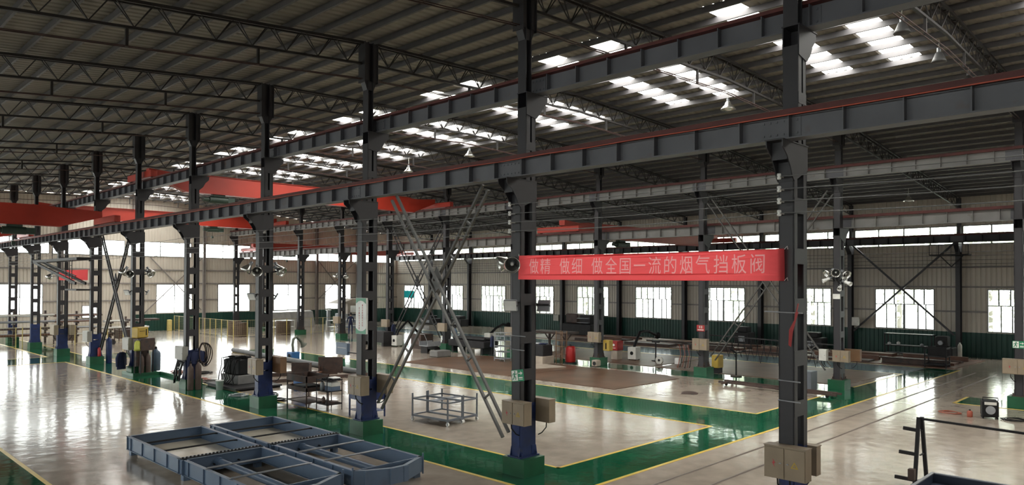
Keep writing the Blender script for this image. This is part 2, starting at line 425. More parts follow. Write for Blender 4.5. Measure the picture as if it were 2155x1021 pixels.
# girts: thin horizontal rails fixed to the sheets
for z in (2.62, 4.05, 5.2):
    b = MB()
    for y0, y1 in ([(q[0] - 2.68, q[0]) for q in rw] if z < 3.9 else [(YB, YE)]): b.box(XW - 0.09, XW - 0.01, y0, y1, z - 0.05, z + 0.05)
    struct(b.build('wall_girt', GIRT))
    b = MB()
    xs = [XL] + [v for q in sorted(q for q in ew if q[3] > 3) for v in q[:2]] + [XW]
    for x0, x1 in (zip(xs[::2], xs[1::2]) if z < 3.9 else [(XL, XW)]): b.box(x0, x1, YE - 0.09, YE - 0.01, z - 0.05, z + 0.05)
    struct(b.build('wall_girt', GIRT))

# ---- roof sheets (ribbed), skylights
xs_st = [XL - 0.2, 11.6, 16.5, 20.72, 24.6, 29.84, XW + 0.3]
sky = [(yk(k) + o, yk(k) + o + 0.86) for k in range(-3, 10) for o in (1.6, 3.62)]
pts = rib_points(YB - 0.2, YE + 0.2, [v for q in sky for v in q], 0.28)
b = MB()
for (p, d), (q, e) in zip(pts, pts[1:]):
    mid = (p + q) / 2; issky = any(s0 < mid < s1 for s0, s1 in sky)
    for i, (xa, xb) in enumerate(zip(xs_st, xs_st[1:])):
        if issky and i in (2, 3): continue
        b.add([(xa, p, roofz(xa) + SHEET + d), (xb, p, roofz(xb) + SHEET + d), (xb, q, roofz(xb) + SHEET + e), (xa, q, roofz(xa) + SHEET + e)], [(0, 1, 2, 3)])
struct(b.build('ceiling', SHEETM))
for s0, s1 in sky:
    b = MB(); nwin[0] += 1
    for xa, xb in ((16.5, 20.72), (20.72, 24.6)):
        b.add([(xa, s0, roofz(xa) + SHEET + 0.02), (xb, s0, roofz(xb) + SHEET + 0.02), (xb, s1, roofz(xb) + SHEET + 0.02), (xa, s1, roofz(xa) + SHEET + 0.02)], [(0, 1, 2, 3)])
    struct(b.build('window_%d' % nwin[0], SKYL), 'translucent roof light strip across the ridge', 'roof light')
    for xa, xb in ((16.52, 20.70), (20.74, 24.58)):
        l = bpy.data.lights.new('roof_daylight', 'AREA'); l.shape = 'RECTANGLE'; l.size = xb - xa; l.size_y = s1 - s0 - 0.02
        l.energy = ROOFLIGHT * PI * l.size * l.size_y; l.color = (1.0, 0.98, 0.93)
        o = bpy.data.objects.new('roof_daylight', l); COL.objects.link(o)
        o.location = ((xa + xb) / 2, (s0 + s1) / 2, (roofz(xa) + roofz(xb)) / 2 + SHEET - 0.006)
        o.rotation_euler = (0, -math.atan2(roofz(xb) - roofz(xa), xb - xa), 0)

# daylight portals
YM, YL = (YE + YB) / 2, YE - YB
portal((XW + 0.12, YM, 7.06), (0, PI / 2, 0), 1.2, YL); portal((XW + 0.12, YM, 2.7), (0, PI / 2, 0), 2.5, YL)
portal((XL - 0.12, YM, 7.06), (0, -PI / 2, 0), 1.2, YL); portal((XL - 0.12, YM, 2.7), (0, -PI / 2, 0), 2.5, YL)
portal((20.7, YE + 0.12, 6.9), (-PI / 2, 0, 0), 55, 1.2); portal((20.7, YE + 0.12, 2.7), (-PI / 2, 0, 0), 54, 2.6)

# ================================================================== COLUMNS
def leg_mb(x0, x1, z0, z1, web):
    # channel section: web plate plus two flange plates; web = 'lo' or 'hi' side in x
    b = MB(); y = 0.125; t = 0.02
    segs = [(z0, min(z1, 1.55), 1), (min(z1, 1.55), z1, 0)] if z0 < 1.5 else [(z0, z1, 0)]
    for a, c, m in segs:
        wx = (x0, x0 + 0.03) if web == 'lo' else (x1 - 0.03, x1)
        b.box(wx[0], wx[1], -y, y, a, c, m)
        b.box(x0, x1, -y, -y + t, a, c, m); b.box(x0, x1, y - t, y, a, c, m)
    return b
BZ = [0.57, 1.37, 2.18, 2.98, 3.81, 4.61, 5.42]
def make_laced(label, blue):
    t = thing('steel_column', label, 'column', (0, 0, 0), 0, 'laced crane columns')
    MB().box(-0.325, 0.325, -0.325, 0.325, 0, 0.39).build('plinth', BLOCK, t)
    b = MB(); b.box(-0.3, 0.3, -0.2, 0.2, 0.39, 0.42)
    for sx in (-1, 1):
        for sy in (-1, 1):
            b.prism([(sx * 0.12, 0.42), (sx * 0.29, 0.42), (sx * 0.25, 0.62), (sx * 0.12, 0.62)], 'y', sy * 0.125, sy * 0.14)
            b.cyl((sx * 0.22, sy * 0.17), 0.018, 0.42, 0.50, 6)
    b.build('base_plate', BLUEP if blue else DBROWN, t)
    m2 = [STEEL, BLUEP] if blue else [STEEL, STEEL]
    leg_mb(-0.25, -0.12, 0.42, 6.1, 'lo').build('leg', m2, t); leg_mb(0.12, 0.25, 0.42, 6.1, 'hi').build('leg', m2, t)
    for i, z in enumerate(BZ):
        m = BLUEP if blue and z < 1.5 else STEEL
        for s in (-1, 1):
            h = 0.3 if z < 1 else 0.125
            MB().box(-0.245, 0.245, s * 0.125 - 0.006, s * 0.125 + 0.006, z - h if z > 1 else 0.42, z + h if z > 1 else 1.2).build('batten_plate', m, t)
    near = [(0.25, 6.40), (-0.69, 6.40), (-0.68, 6.30), (-0.52, 6.18), (-0.40, 6.02), (-0.32, 5.86), (-0.25, 5.80), (0.25, 6.02)]
    for s in (-1, 1):
        b = MB(); b.prism(near, 'y', s * 0.13 - 0.009, s * 0.13 + 0.009); b.build('bracket_plate', STEEL, t)
    b = MB(); b.box(-0.7, 0.25, -0.15, 0.15, 6.40, 6.42); b.box(-0.27, -0.25, -0.12, 0.12, 5.8, 6.40); b.box(-0.5, -0.48, -0.12, 0.12, 6.12, 6.4)
    b.build('bracket_cap', STEEL, t)
    for x0, x1, wb in ((-0.09, 0.045, 'lo'), (0.10, 0.22, 'hi')):
        leg_mb(x0, x1, 6.42, 8.02, wb).build('upper_leg', [STEEL, STEEL], t)
    for z in (7.17,):
        for s in (-1, 1): MB().box(-0.085, 0.215, s * 0.125 - 0.006, s * 0.125 + 0.006, z - 0.09, z + 0.09).build('batten_plate', STEEL, t)
    far = [(-0.08, 8.34), (0.60, 8.34), (0.59, 8.22), (0.46, 8.10), (0.36, 7.92), (0.22, 7.80), (-0.08, 7.86)]
    for s in (-1, 1):
        b = MB(); b.prism(far, 'y', s * 0.13 - 0.009, s * 0.13 + 0.009); b.build('bracket_plate', STEEL, t)
    b = MB(); b.box(-0.09, 0.62, -0.15, 0.15, 8.34, 8.36); b.box(0.22, 0.24, -0.12, 0.12, 7.82, 8.34); b.build('bracket_cap', STEEL, t)
    b = MB(); b.box(-0.09, -0.07, -0.12, 0.12, 8.36, 10.83); b.box(0.07, 0.09, -0.12, 0.12, 8.36, 10.83); b.box(-0.07, 0.07, -0.012, 0.012, 8.36, 10.83)
    b.build('top_post', STEEL, t)
    b = MB()
    for sx in (-1, 1):
        b.box(sx * 0.09, sx * 0.20, -0.13, 0.13, 9.75, 10.80); b.box(sx * 0.20, sx * 0.22, -0.16, 0.16, 9.70, 10.82)
    b.prism([(-0.2, 9.75), (0.2, 9.75), (0.1, 9.5), (-0.1, 9.5)], 'y', -0.1, 0.1)
    b.build('truss_seat', STEEL, t)
    return t
LA = ['dark laced steel column at the right end of the red banner',
      'dark laced steel column at the left end of the red banner, with exit sign',
      'dark laced steel column with the upright green and white sign board',
      'dark laced steel column with a beige box, left of the dark brown work table',
      'dark laced steel column with two brown gas cylinders at its foot',
      'dark laced steel column with the yellow wire feeder and a hanging blue jacket',
      'dark laced steel column with a ladder landing and red extinguisher at its foot',
      'dark laced steel column under the overhead walkway with a beige box on either side',
      'dark laced steel column behind the yellow mesh fence, second from the left edge',
      'dark laced steel column nearest the left edge, behind the yellow mesh fence']
protoA = make_laced(LA[0], True); protoA.location = (XA, yk(0), 0)
for k in range(1, 10): copy_thing(protoA, (XA, yk(k), 0), 0, LA[k])
LB = ['dark laced steel column at the right picture edge with a green exit sign',
      'dark laced steel column in the second row hung with a cluster of bright lamps',
      'dark laced steel column in the second row with a small red notice',
      'dark laced steel column in the second row beside the red hose reel and red cabinet',
      'dark laced steel column in the second row hidden behind the left end of the banner',
      'dark laced steel column in the second row seen through the large crossed braces',
      'dark laced steel column in the second row just right of the upright sign board',
      'dark laced second row column on a green block, left of two workers',
      'dark laced second row column behind the ribbed drum at the fence corner',
      'dark laced steel column in the second row hidden behind the column with the beige box',
      'dark laced steel column of the second row standing against the end wall']
protoB = make_laced(LB[0], False); protoB.location = (XB, yk(0), 0); protoB.rotation_euler = (0, 0, PI)
for k in range(1, 11): copy_thing(protoB, (XB, yk(k) - (0.45 if k == 10 else 0), 0), PI, LB[k])

def make_wall_column(label):
    t = thing('wall_column', label, 'column', (0, 0, 0), 0, 'columns along the window wall')
    b = MB(); b.box(-0.2, -0.18, -0.12, 0.12, 0.02, 6.3); b.box(0.18, 0.2, -0.12, 0.12, 0.02, 6.3); b.box(-0.18, 0.18, -0.012, 0.012, 0.02, 6.3)
    b.build('lower_post', STEEL, t)
    MB().box(-0.25, 0.25, -0.2, 0.2, 0, 0.02).build('base_plate', STEEL, t)
    b = MB(); b.prism([(0.2, 6.60), (-0.62, 6.60), (-0.6, 6.48), (-0.3, 6.2), (-0.2, 6.05), (0.2, 6.05)], 'y', -0.13, 0.13); b.build('bracket', STEEL, t)
    b = MB(); b.box(0.02, 0.04, -0.1, 0.1, 6.6, 9.2); b.box(0.2, 0.22, -0.1, 0.1, 6.6, 9.2); b.box(0.04, 0.2, -0.01, 0.01, 6.6, 9.2); b.build('upper_post', STEEL, t)
    return t
pc = None
for k in range(1, 10):
    lab = 'dark steel column against the window wall, %s from the right' % ORD[k - 1] if k > 1 else 'dark steel column against the window wall with the small railed platform'
    if pc is None: pc = make_wall_column(lab); pc.location = (XC, yk(k), 0)
    else: copy_thing(pc, (XC, yk(k), 0), 0, lab)
for i, x in enumerate((16.0, 21.3, 27.15, 32.2, 38.45, 43.2)):
    h = roofz(x) - 0.02
    o = MB().box(-0.09, 0.09, -0.02, 0.02, 0, h).box(-0.11, -0.09, -0.12, 0.12, 0, h).box(0.09, 0.11, -0.12, 0.12, 0, h).build('wind_post', GIRT, None, (x, YE - 0.22, 0))
    tag(o, 'slim grey wind post on the end wall, %s from the left' % ORD[i], 'post', 'wind posts on the end wall')

# ================================================================== CRANE RUNWAYS
def runway(label, x, zb, zt, m, y0, y1, side, cable=False):
    t = thing('crane_runway', label, 'crane beam', (x, 0, 0))
    b = MB(); fw = 0.14
    b.box(-fw, fw, y0, y1, zb, zb + 0.022); b.box(-0.008, 0.008, y0, y1, zb + 0.022, zt - 0.025)
    y = yk(-2) + 0.37
    while y < y1:
        if y > y0:
            for s in (-1, 1): b.box(s * 0.008, s * 0.13, y - 0.008, y + 0.008, zb + 0.022, zt - 0.025)
        y += 0.818
    b.build('girder', m, t)
    MB().box(-0.16, 0.16, y0, y1, zt - 0.025, zt).build('top_flange', RUSTRED, t)
    MB().box(-0.03, 0.03, y0, y1, zt, zt + 0.09).box(-0.055, 0.055, y0, y1, zt, zt + 0.015).build('rail', RUSTRED, t)
    k = -2
    while yk(k) < y1 - 1:
        if yk(k) > y0 + 0.5:
            b = MB(); b.box(-0.02, 0.02, yk(k) - 0.33, yk(k) + 0.33, zb + 0.05, zt - 0.05)
            for i in range(6):
                for z in (zb + 0.1, zt - 0.1):
                    for s in (-1, 1): b.cbox((s * 0.025, yk(k) - 0.27 + i * 0.108, z), (0.015, 0.03, 0.03))
            b.build('splice_plate', BEAM, t)
        k += 1
    if cable:
        pts = [(-0.19, y0 + (y1 - y0) * i / 60, zt - 0.03 - 0.02 * abs(math.sin(i * 1.7))) for i in range(61)]
        MB().tube(pts, 0.010, 6).build('supply_cable', ORANGE, t)['label'] = 'orange supply cable'
    return t
runway('long grey crane beam on the near side of the front columns with an orange cable', XA - 0.45, 6.42, 6.82, BEAM, -2.5, 65, -1, True)
runway('high grey crane beam on the far side of the front columns below the roof lights', XA + 0.34, 8.36, 8.76, BEAM, -2.5, 65, 1)
runway('high pale crane beam on the near side of the second column row', XB - 0.40, 8.36, 8.78, BEAM2, -2.5, 65, -1)
runway('lower pale crane beam on the far side of the second column row', XB + 0.45, 6.42, 6.86, BEAM2, -2.5, 65, 1)
runway('dark crane beam running in front of the high window strip', XC - 0.42, 6.60, 7.02, STEEL, -2.5, 65, 1)

# ================================================================== ROOF TRUSSES AND PURLINS
def truss(label, xa, xb, y, ties):
    t = thing('roof_truss', label, 'roof truss', (0, y, 0), 0, 'roof trusses')
    n = max(2, round((xb - xa) / 0.905)); xs = [xa + (xb - xa) * i / n for i in range(n + 1)]
    brk = [xa] + [x for x in (20.72,) if xa < x < xb] + [xb]
    top = MB(); bot = MB(); web = MB(); D = 0.58
    for a, c in zip(brk, brk[1:]):
        for s in (-0.085, 0.085): top.bar((a, s, roofz(a) - 0.035), (c, s, roofz(c) - 0.035), 0.06, 0.07)
        bot.bar((a, 0, roofz(a) - D - 0.02), (c, 0, roofz(c) - D - 0.02), 0.075, 0.06)
    for i in range(n):
        xm = (xs[i] + xs[i + 1]) / 2; zb_ = roofz(xm) - D
        for xt in (xs[i] + 0.06, xs[i + 1] - 0.06):
            for s in (-0.085, 0.085): web.bar((xt, s, roofz(xt) - 0.05), (xm, 0, zb_), 0.022)
        top.bar((xs[i], -0.085, roofz(xs[i]) - 0.02), (xs[i], 0.085, roofz(xs[i]) - 0.02), 0.05, 0.03)
    top.build('top_chord', TRUSS, t); bot.build('bottom_chord', TRUSS, t); web.build('web_bars', TRUSS, t)
    if ties:
        b = MB()
        for s in (-0.05, 0.05):
            for a, c in zip(brk, brk[1:]): b.tube([(a, s, roofz(a) - 1.02), (c, s, roofz(c) - 1.02)], 0.014, 6)
        b.build('tie_rod', TIE, t)
        m = int((xb - xa) // 3.0)
        for i in range(1, m):
            x = xa + (xb - xa) * i / m
            MB().box(x - 0.03, x + 0.03, -0.03, 0.03, roofz(x) - 1.03, roofz(x) - D - 0.04).build('hanger', TRUSS, t)
    return t
for k in range(-1, 10):
    o = ORD[k + 1]
    truss('lattice roof truss over the near bay left of the front columns, %s from the camera' % o, XL + 0.3, XA - 0.23, yk(k), True)
    truss('lattice roof truss over the middle bay with the roof lights, %s from the camera' % o, XA + 0.23, XB - 0.23, yk(k), True)
    truss('lattice roof truss over the far bay by the window wall, %s from the camera' % o, XB + 0.23, XC - 0.02, yk(k), False)
pm = MB(); L = YE - YB - 0.3
pm.box(-0.03, 0.03, YB + 0.1, YE - 0.1, 0.0, 0.006).box(-0.03, -0.024, YB + 0.1, YE - 0.1, 0.006, 0.154).box(-0.03, 0.03, YB + 0.1, YE - 0.1, 0.154, 0.16)
pme = pm.mesh('roof_purlin', PURLIN)
x = XL + 0.75
while x < XW - 0.2:
    o = bpy.data.objects.new('roof_purlin', pme); COL.objects.link(o); o.location = (x, 0, roofz(x) + 0.004)
    tag(o, 'dark steel purlin running the length of the hall under the roof sheets', 'purlin', 'roof purlins')
    x += 0.905

# ================================================================== CRANES
def crane(label, xa, za, xb, zb_, y, depth, low, hoist_x, wheel=1.3, scale_end=0.45, color=CRANE):
    # box girder along x between two end carriages
    t = thing('overhead_crane', label, 'overhead crane', (0, y, 0)); za -= 0.095; zb_ -= 0.095
    zt = max(za, zb_) + 0.35
    b = MB(); top = zt + low + depth; bot = zt + low
    poly = [(xa + 0.25, zt + 0.02), (xa + 0.25, zt + 0.30), (xa + 1.7, top - 0.05), (xa + 2.6, top), (xb - 2.6, top), (xb - 1.7, top - 0.05), (xb - 0.25, zt + 0.30), (xb - 0.25, zt + 0.02), (xb - 1.9, bot), (xa + 1.9, bot)]
    if low > -0.1: poly = [(xa + 0.25, zt + 0.02), (xa + 0.25, zt + 0.32), (xa + 2.2, top), (xb - 2.2, top), (xb - 0.25, zt + 0.32), (xb - 0.25, zt + 0.02), (xb - 1.9, bot), (xa + 1.9, bot)]
    b.prism(poly, 'y', -0.2, 0.2)
    b.box(xa + 2.2, xb - 2.2, -0.26, 0.26, top - 0.002, top + 0.018); b.box(xa + 1.9, xb - 1.9, -0.24, 0.24, bot - 0.02, bot)
    b.build('bridge_girder', color, t)
    for xc, z in ((xa, za), (xb, zb_)):
        c = MB().rbox(xc - 0.14, xc + 0.14, -wheel - 0.2, wheel + 0.2, z + 0.12, z + 0.42, 0.02); o = c.build('end_carriage', color, t)
        for s in (-1, 1):
            MB().tube([(xc - 0.06, s * wheel, z + 0.205), (xc + 0.06, s * wheel, z + 0.205)], 0.11, 14).build('wheel', DARK, o)
    h = MB(); hx = hoist_x
    h.tube([(hx - 0.45, 0, bot - 0.28), (hx + 0.45, 0, bot - 0.28)], 0.17, 14); h.tube([(hx - 0.75, 0, bot - 0.28), (hx - 0.45, 0, bot - 0.28)], 0.12, 12)
    h.box(hx + 0.45, hx + 0.78, -0.16, 0.16, bot - 0.42, bot - 0.14); h.box(hx - 0.3, hx + 0.3, -0.14, 0.14, bot - 0.12, bot - 0.02)
    h.tube([(hx, 0.1, bot - 0.3), (hx, 0.1, bot - 0.75)], 0.012, 6); h.cbox((hx, 0.1, bot - 0.83), (0.14, 0.1, 0.18))
    h.build('hoist', HOIST, t)
    return t
crane('red overhead crane at the left edge with a dark green hoist under it', XL + 0.5, 6.91, XA - 0.45, 6.91, 37.85, 0.88, -0.48, 7.45)
crane('red overhead crane behind the left edge crane, further down the near bay', XL + 0.5, 6.91, XA - 0.45, 6.91, 53.6, 0.88, -0.45, 4.0)
crane('long red overhead crane high in the middle bay with a dark hoist', XA + 0.34, 8.85, XB - 0.4, 8.87, 35.6, 0.85, -0.62, 15.5)
crane('red overhead crane far down the middle bay near the end wall', XA + 0.34, 8.85, XB - 0.4, 8.87, 56.0, 0.85, -0.62, 24.0)
crane('red overhead crane in the far bay above the banner', XB + 0.45, 6.95, XC - 0.42, 7.11, 26.1, 0.80, -0.55, 36.0)
crane('red overhead crane in the far bay close to the end wall', XB + 0.45, 6.95, XC - 0.42, 7.11, 62.9, 0.75, -0.35, 34.0)

# ================================================================== LATTICE CROSS BRACES
def lattice_brace(label, x, y0, z0, y1, z1, inset, m, gap=0.23, wd=0.065):
    # two crossing ladder-like braces between columns; their upper ends reach the crane beam INSET inside the columns
    t = thing('cross_brace', label, 'brace', (x, 0, 0))
    A = [((y0, z0, y1 - inset, z1), -0.13), ((y1, z0, y0 + inset, z1), 0.13)]
    for (ya, za, yb, zb_), dx in A:
        b = MB(); d = Vector((0, yb - ya, zb_ - za)); Ln = d.length; d.normalize(); n = Vector((0, -d.z, d.y))
        a0 = Vector((dx, ya, za)); a1 = Vector((dx, yb, zb_))
        for s in (-1, 1): b.bar(a0 + n * s * gap / 2, a1 + n * s * gap / 2, wd, wd * 0.8)
        k = int(Ln // 0.95)
        for i in range(1, k):
            p = a0 + d * (Ln * i / k); b.bar(p - n * gap / 2, p + n * gap / 2, 0.04)
        b.build('diagonal', m, t)
    yc = (y0 + y1) / 2; zc = z0 + (z1 - z0) * (yc - y0) / (y1 - inset - y0)
    MB().prism([(yc - 0.2, zc), (yc, zc - 0.34), (yc + 0.2, zc), (yc, zc + 0.34)], 'x', -0.02, 0.02).bar((-0.15, yc, zc), (0.15, yc, zc), 0.06).build('gusset_plate', m, t)
    return t
BRACEM = mat('brace_paint', (0.08, 0.075, 0.07), 0.5, var=0.15)
lattice_brace('large grey crossed lattice brace between the banner column and the sign board column', XA, 11.42, 0.8, 16.55, 6.41, 0.95, BRACEM)
lattice_brace('dark crossed lattice brace left of the column with the yellow wire feeder', XA, 35.42, 0.8, 40.55, 6.41, 0.95, STEEL)
lattice_brace('small dark crossed lattice brace in the second column row behind the large grey brace', XB, 35.38, 0.8, 40.62, 7.9, 0.0, STEEL, 0.28, 0.06)
lattice_brace('grey crossed lattice brace in the second column row behind the right banner column', XB, 11.38, 0.8, 16.62, 7.9, 0.0, BRACEM, 0.28, 0.06)
def single_brace(label, pts, r, m=STEEL):
    b = MB()
    for p, q in pts: b.bar(p, q, r)
    return tag(b.build('cross_brace', m), label, 'brace')
single_brace('dark crossed brace in front of the right hand window', [((XC - 0.02, 11.2, 6.6), (XC - 0.02, 16.8, 1.25)), ((XC - 0.13, 16.8, 6.6), (XC - 0.13, 11.2, 1.25))], 0.10)
single_brace('thin crossed brace on the end wall left of the second end window', [((22.6, YE - 0.125, 6.3), (26.95, YE - 0.125, 1.7)), ((26.95, YE - 0.195, 6.3), (22.0, YE - 0.195, 1.4))], 0.07, GIRT)
single_brace('thin crossed brace on the end wall right of the slim post, near the corner', [((38.65, YE - 0.125, 6.4), (43.0, YE - 0.125, 1.5)), ((43.0, YE - 0.195, 6.4), (38.65, YE - 0.195, 2.5))], 0.07, GIRT)

# ================================================================== WIRES
for i, z in enumerate((5.87, 5.67, 5.48, 5.29)):
    b = MB(); pts = []
    for k in range(-1, 10):
        for j in range(6): yy = yk(k) + j; pts.append((0, yy, z - 0.05 * math.sin(PI * j / 6)))
    o = b.tube(pts, 0.008, 5).build('conductor_wire', WIREM, None, (XA - 0.42, 0, 0))
    tag(o, 'thin bare conductor wire strung along the front columns, %s from the top' % ORD[i], 'wire')
    for k in (0, 1):
        ins = MB().lathe([(0.012, -0.05), (0.03, -0.045), (0.034, -0.02), (0.022, 0), (0.034, 0.02), (0.03, 0.045), (0.012, 0.05)], 12)
        ins.bar((0.0, 0, 0), (0.17, 0, 0), 0.02)
        tag(ins.build('wire_insulator', WHITEM, None, (XA - 0.42, yk(k) + 0.04, z)), 'small white insulator at the %s end of the banner, %s from the top' % ('right' if k == 0 else 'left', ORD[i]), 'insulator')
for i, z in enumerate((6.05, 5.83, 5.59, 5.37, 5.18)):
    o = MB().tube([(0, -2, z), (0, 64, z)], 0.012, 5).build('conductor_wire', DARK, None, (XC - 0.5, 0, 0))
    tag(o, 'dark conductor wire running along the window wall, %s from the top' % ORD[i], 'wire')

# ================================================================== BANNER
t = thing('banner', 'long red cloth banner with pale characters hung between two front columns', 'banner', (XA - 0.32, 0, 0))
chars = [('做', 10.42), ('精', 10.09), ('做', 9.58), ('细', 9.25), ('做', 8.76), ('全', 8.41), ('国', 8.09), ('一', 7.77), ('流', 7.43), ('的', 7.11), ('烟', 6.78), ('气', 6.45), ('挡', 6.11), ('板', 5.78), ('阀', 5.45)]
BY0, BY1 = 10.86, 5.0
def banner_shape(me):
    # flat (u = distance from the left end, v = height) cloth -> hung, slightly sagging and rippled cloth facing -X
    for vtx in me.vertices:
        u, v = vtx.co.x / (BY0 - BY1), vtx.co.y
        dx = 0.012 * math.sin(u * 40 + v * 5) + 0.02 * math.sin(PI * u)
        vtx.co = (dx, BY0 - vtx.co.x, 4.503 + v - 0.03 * u - 0.025 * math.sin(PI * u) * (0.5 + v))
def glyph_splines():
    out = []
    for ch, y in chars:
        one = []; out.append(one)
        cu = bpy.data.curves.new('t', 'FONT'); cu.body = ch; cu.size = 0.36; cu.offset = 0.014; cu.align_x = 'CENTER'; cu.align_y = 'CENTER'
        o = bpy.data.objects.new('t', cu); COL.objects.link(o)
        dg = bpy.context.evaluated_depsgraph_get(); dg.update()
        ev = o.evaluated_get(dg); c = ev.to_curve(dg)
        for sp in c.splines:
            P = []
            if sp.type == 'BEZIER':
                bp_ = list(sp.bezier_points)
                for a, d in zip(bp_, bp_[1:] + bp_[:1]):
                    for q in (0, 0.34, 0.67):
                        P.append((1 - q) ** 3 * a.co + 3 * (1 - q) ** 2 * q * a.handle_right + 3 * (1 - q) * q * q * d.handle_left + q ** 3 * d.co)
            else: P = [p.co for p in sp.points]
            one.append([(BY0 - y + p.x * 0.80, p.y * 0.98) for p in P])
        ev.to_curve_clear(); bpy.data.objects.remove(o); bpy.data.curves.remove(cu)
    return out
def filled(name, loops, m):
    cu = bpy.data.curves.new(name, 'CURVE'); cu.dimensions = '2D'; cu.fill_mode = 'BOTH'
    for lp in loops:
        sp = cu.splines.new('POLY'); sp.points.add(len(lp) - 1); sp.use_cyclic_u = True
        for p, q in zip(sp.points, lp): p.co = (q[0], q[1], 0, 1)
    o = bpy.data.objects.new(name, cu); COL.objects.link(o); dg = bpy.context.evaluated_depsgraph_get(); dg.update()
    me = bpy.data.meshes.new_from_object(o.evaluated_get(dg)); bpy.data.objects.remove(o); bpy.data.curves.remove(cu)
    banner_shape(me); me.materials.clear(); me.materials.append(m); me.name = name
    o = bpy.data.objects.new(name, me); COL.objects.link(o); o.parent = t; return o
GS = glyph_splines(); GL = [lp for gl in GS for lp in gl]; Wb = BY0 - BY1
edge = [(Wb * i / 60, -0.257) for i in range(61)] + [(Wb, -0.257 + 0.514 * i / 6) for i in range(1, 6)] + [(Wb * (60 - i) / 60, 0.257) for i in range(61)] + [(0, 0.257 - 0.514 * i / 6) for i in range(1, 6)]
filled('cloth', [edge] + GL, BANNER)
for gl in GS: filled('character', gl, BANNERT)
b = MB()
for y, z in ((10.86, 4.75), (10.86, 4.25), (5.0, 4.72), (5.0, 4.22)): b.tube([(0, y, z), (0.06, y + (0.05 if y > 8 else -0.02), z + 0.05), (0.09, y + (0.06 if y > 8 else -0.03), z - 0.06)], 0.006, 5)
b.build('tie_string', WHITEM, t)
b = MB()
for i in range(20):
    y0, y1 = 46.4 - 0.26 * i, 46.4 - 0.26 * (i + 1)
    b.add([(0.02 * math.sin(i), y0, 4.25), (0.02 * math.sin(i + 1), y1, 4.25), (0.02 * math.sin(i + 1), y1, 4.79), (0.02 * math.sin(i), y0, 4.79)], [(0, 1, 2, 3)], 0, True)
tag(b.build('banner', REDCLOTH, None, (XA - 0.33, 0, 0)), 'small distant red cloth banner hung under the overhead walkway', 'banner')

# ================================================================== SWITCH BOXES
def switch_box(label, loc, wd, h, d, doors, m, rotz=0, stickers=True, cables=1):
    # back of the box at x=0, front at x=-d, z from 0 to h
    t = thing('switch_box', label, 'electrical box', loc, rotz)
    b = MB(); b.box(-d, 0, -wd / 2, wd / 2, 0, h); b.box(-d - 0.005, 0.0, -wd / 2 - 0.012, wd / 2 + 0.012, h, h + 0.012); b.build('body', m, t)
    dw = wd / doors
    for i in range(doors):
        y0 = -wd / 2 + i * dw
        dr = MB().rbox(-d - 0.018, -d - 0.001, y0 + 0.008, y0 + dw - 0.008, 0.012, h - 0.015, 0.004).build('door', m, t)
        yl = y0 + (0.06 if i else dw - 0.06) if doors > 1 else y0 + 0.06
        MB().cyl((0, 0), 0.012, 0, 0.012, 8).box(-0.006, 0.006, -0.02, 0.02, 0.012, 0.02).build('lock', GREYM, dr)
        dr.children[0].matrix_local = Matrix.Translation((-d - 0.018, yl, h * 0.5)) @ Matrix.Rotation(-PI / 2, 4, 'Y')
    if stickers:
        yc = -dw / 2 if doors > 1 else 0; zc = h * 0.47; s = 0.062
        x0 = -d - 0.020
        st = MB(); st.prism([(yc - s, zc - s * 0.6), (yc + s, zc - s * 0.6), (yc, zc + s * 1.1)], 'x', x0 - 0.001, x0)
        st.prism([(yc - 0.5 * s, zc - s * 0.36), (yc + 0.5 * s, zc - s * 0.36), (yc, zc + s * 0.62)], 'x', x0 - 0.003, x0 - 0.001, 1)
        st.prism([(yc + 0.008, zc + 0.02), (yc - 0.006, zc - 0.002), (yc + 0.002, zc - 0.002), (yc - 0.008, zc - 0.02), (yc + 0.01, zc + 0.003), (yc + 0.001, zc + 0.003)], 'x', x0 - 0.004, x0 - 0.003)
        st.build('warning_sticker', [YELLOW, m], t)
        if doors > 1:
            yc = dw / 2
            st = MB(); st.prism([(yc + 0.02, zc + 0.07), (yc - 0.03, zc + 0.005), (yc + 0.0, zc + 0.005), (yc - 0.015, zc - 0.06), (yc + 0.03, zc + 0.02), (yc + 0.005, zc + 0.02)], 'x', x0 - 0.002, x0)
            st.build('bolt_sticker', SIGNR, t)
    for i in range(cables):
        y = wd * (0.25 - 0.3 * i)
        MB().tube([(-d * 0.5, y, 0.0), (-d * 0.45, y, -0.12), (-d * 0.2, y - 0.08, -0.24), (0.03, y - 0.13, -0.28)], 0.014, 6).build('cable', BLACK, t)
    return t
FX = XA - 0.26; BX = XA + 0.265; FB = XB - 0.26; BBX = XB + 0.265
switch_box('large beige double door switch box on the column at the right end of the banner', (FX, 4.93, 1.11), 0.66, 0.50, 0.22, 2, BOXM, 0, True, 2)
switch_box('beige switch box seen from behind, right of the right banner column', (BX, 5.03, 1.06), 0.60, 0.47, 0.17, 1, BOXM, PI)
switch_box('beige double door switch box under the green exit sign column, in front', (FX, 10.85, 1.15), 0.66, 0.48, 0.23, 2, BOXM, 0, True, 1)
switch_box('beige switch box on the back of the green exit sign column', (BX, 10.82, 1.13), 0.66, 0.5, 0.2, 1, BOXM, PI)
switch_box('beige switch box on the front of the sign board column', (FX, 16.80, 1.13), 0.62, 0.5, 0.26, 2, BOXM)
switch_box('beige switch box on the back of the sign board column', (BX, 16.75, 1.12), 0.66, 0.5, 0.2, 1, BOXM, PI)
switch_box('beige switch box on the column left of the dark brown work table', (FX, 22.8, 1.14), 0.6, 0.5, 0.24, 2, BOXM)
switch_box('brown switch box on the back of the column left of the work table', (BX, 22.7, 1.15), 0.66, 0.52, 0.22, 1, ORANGEBOX, PI, False)
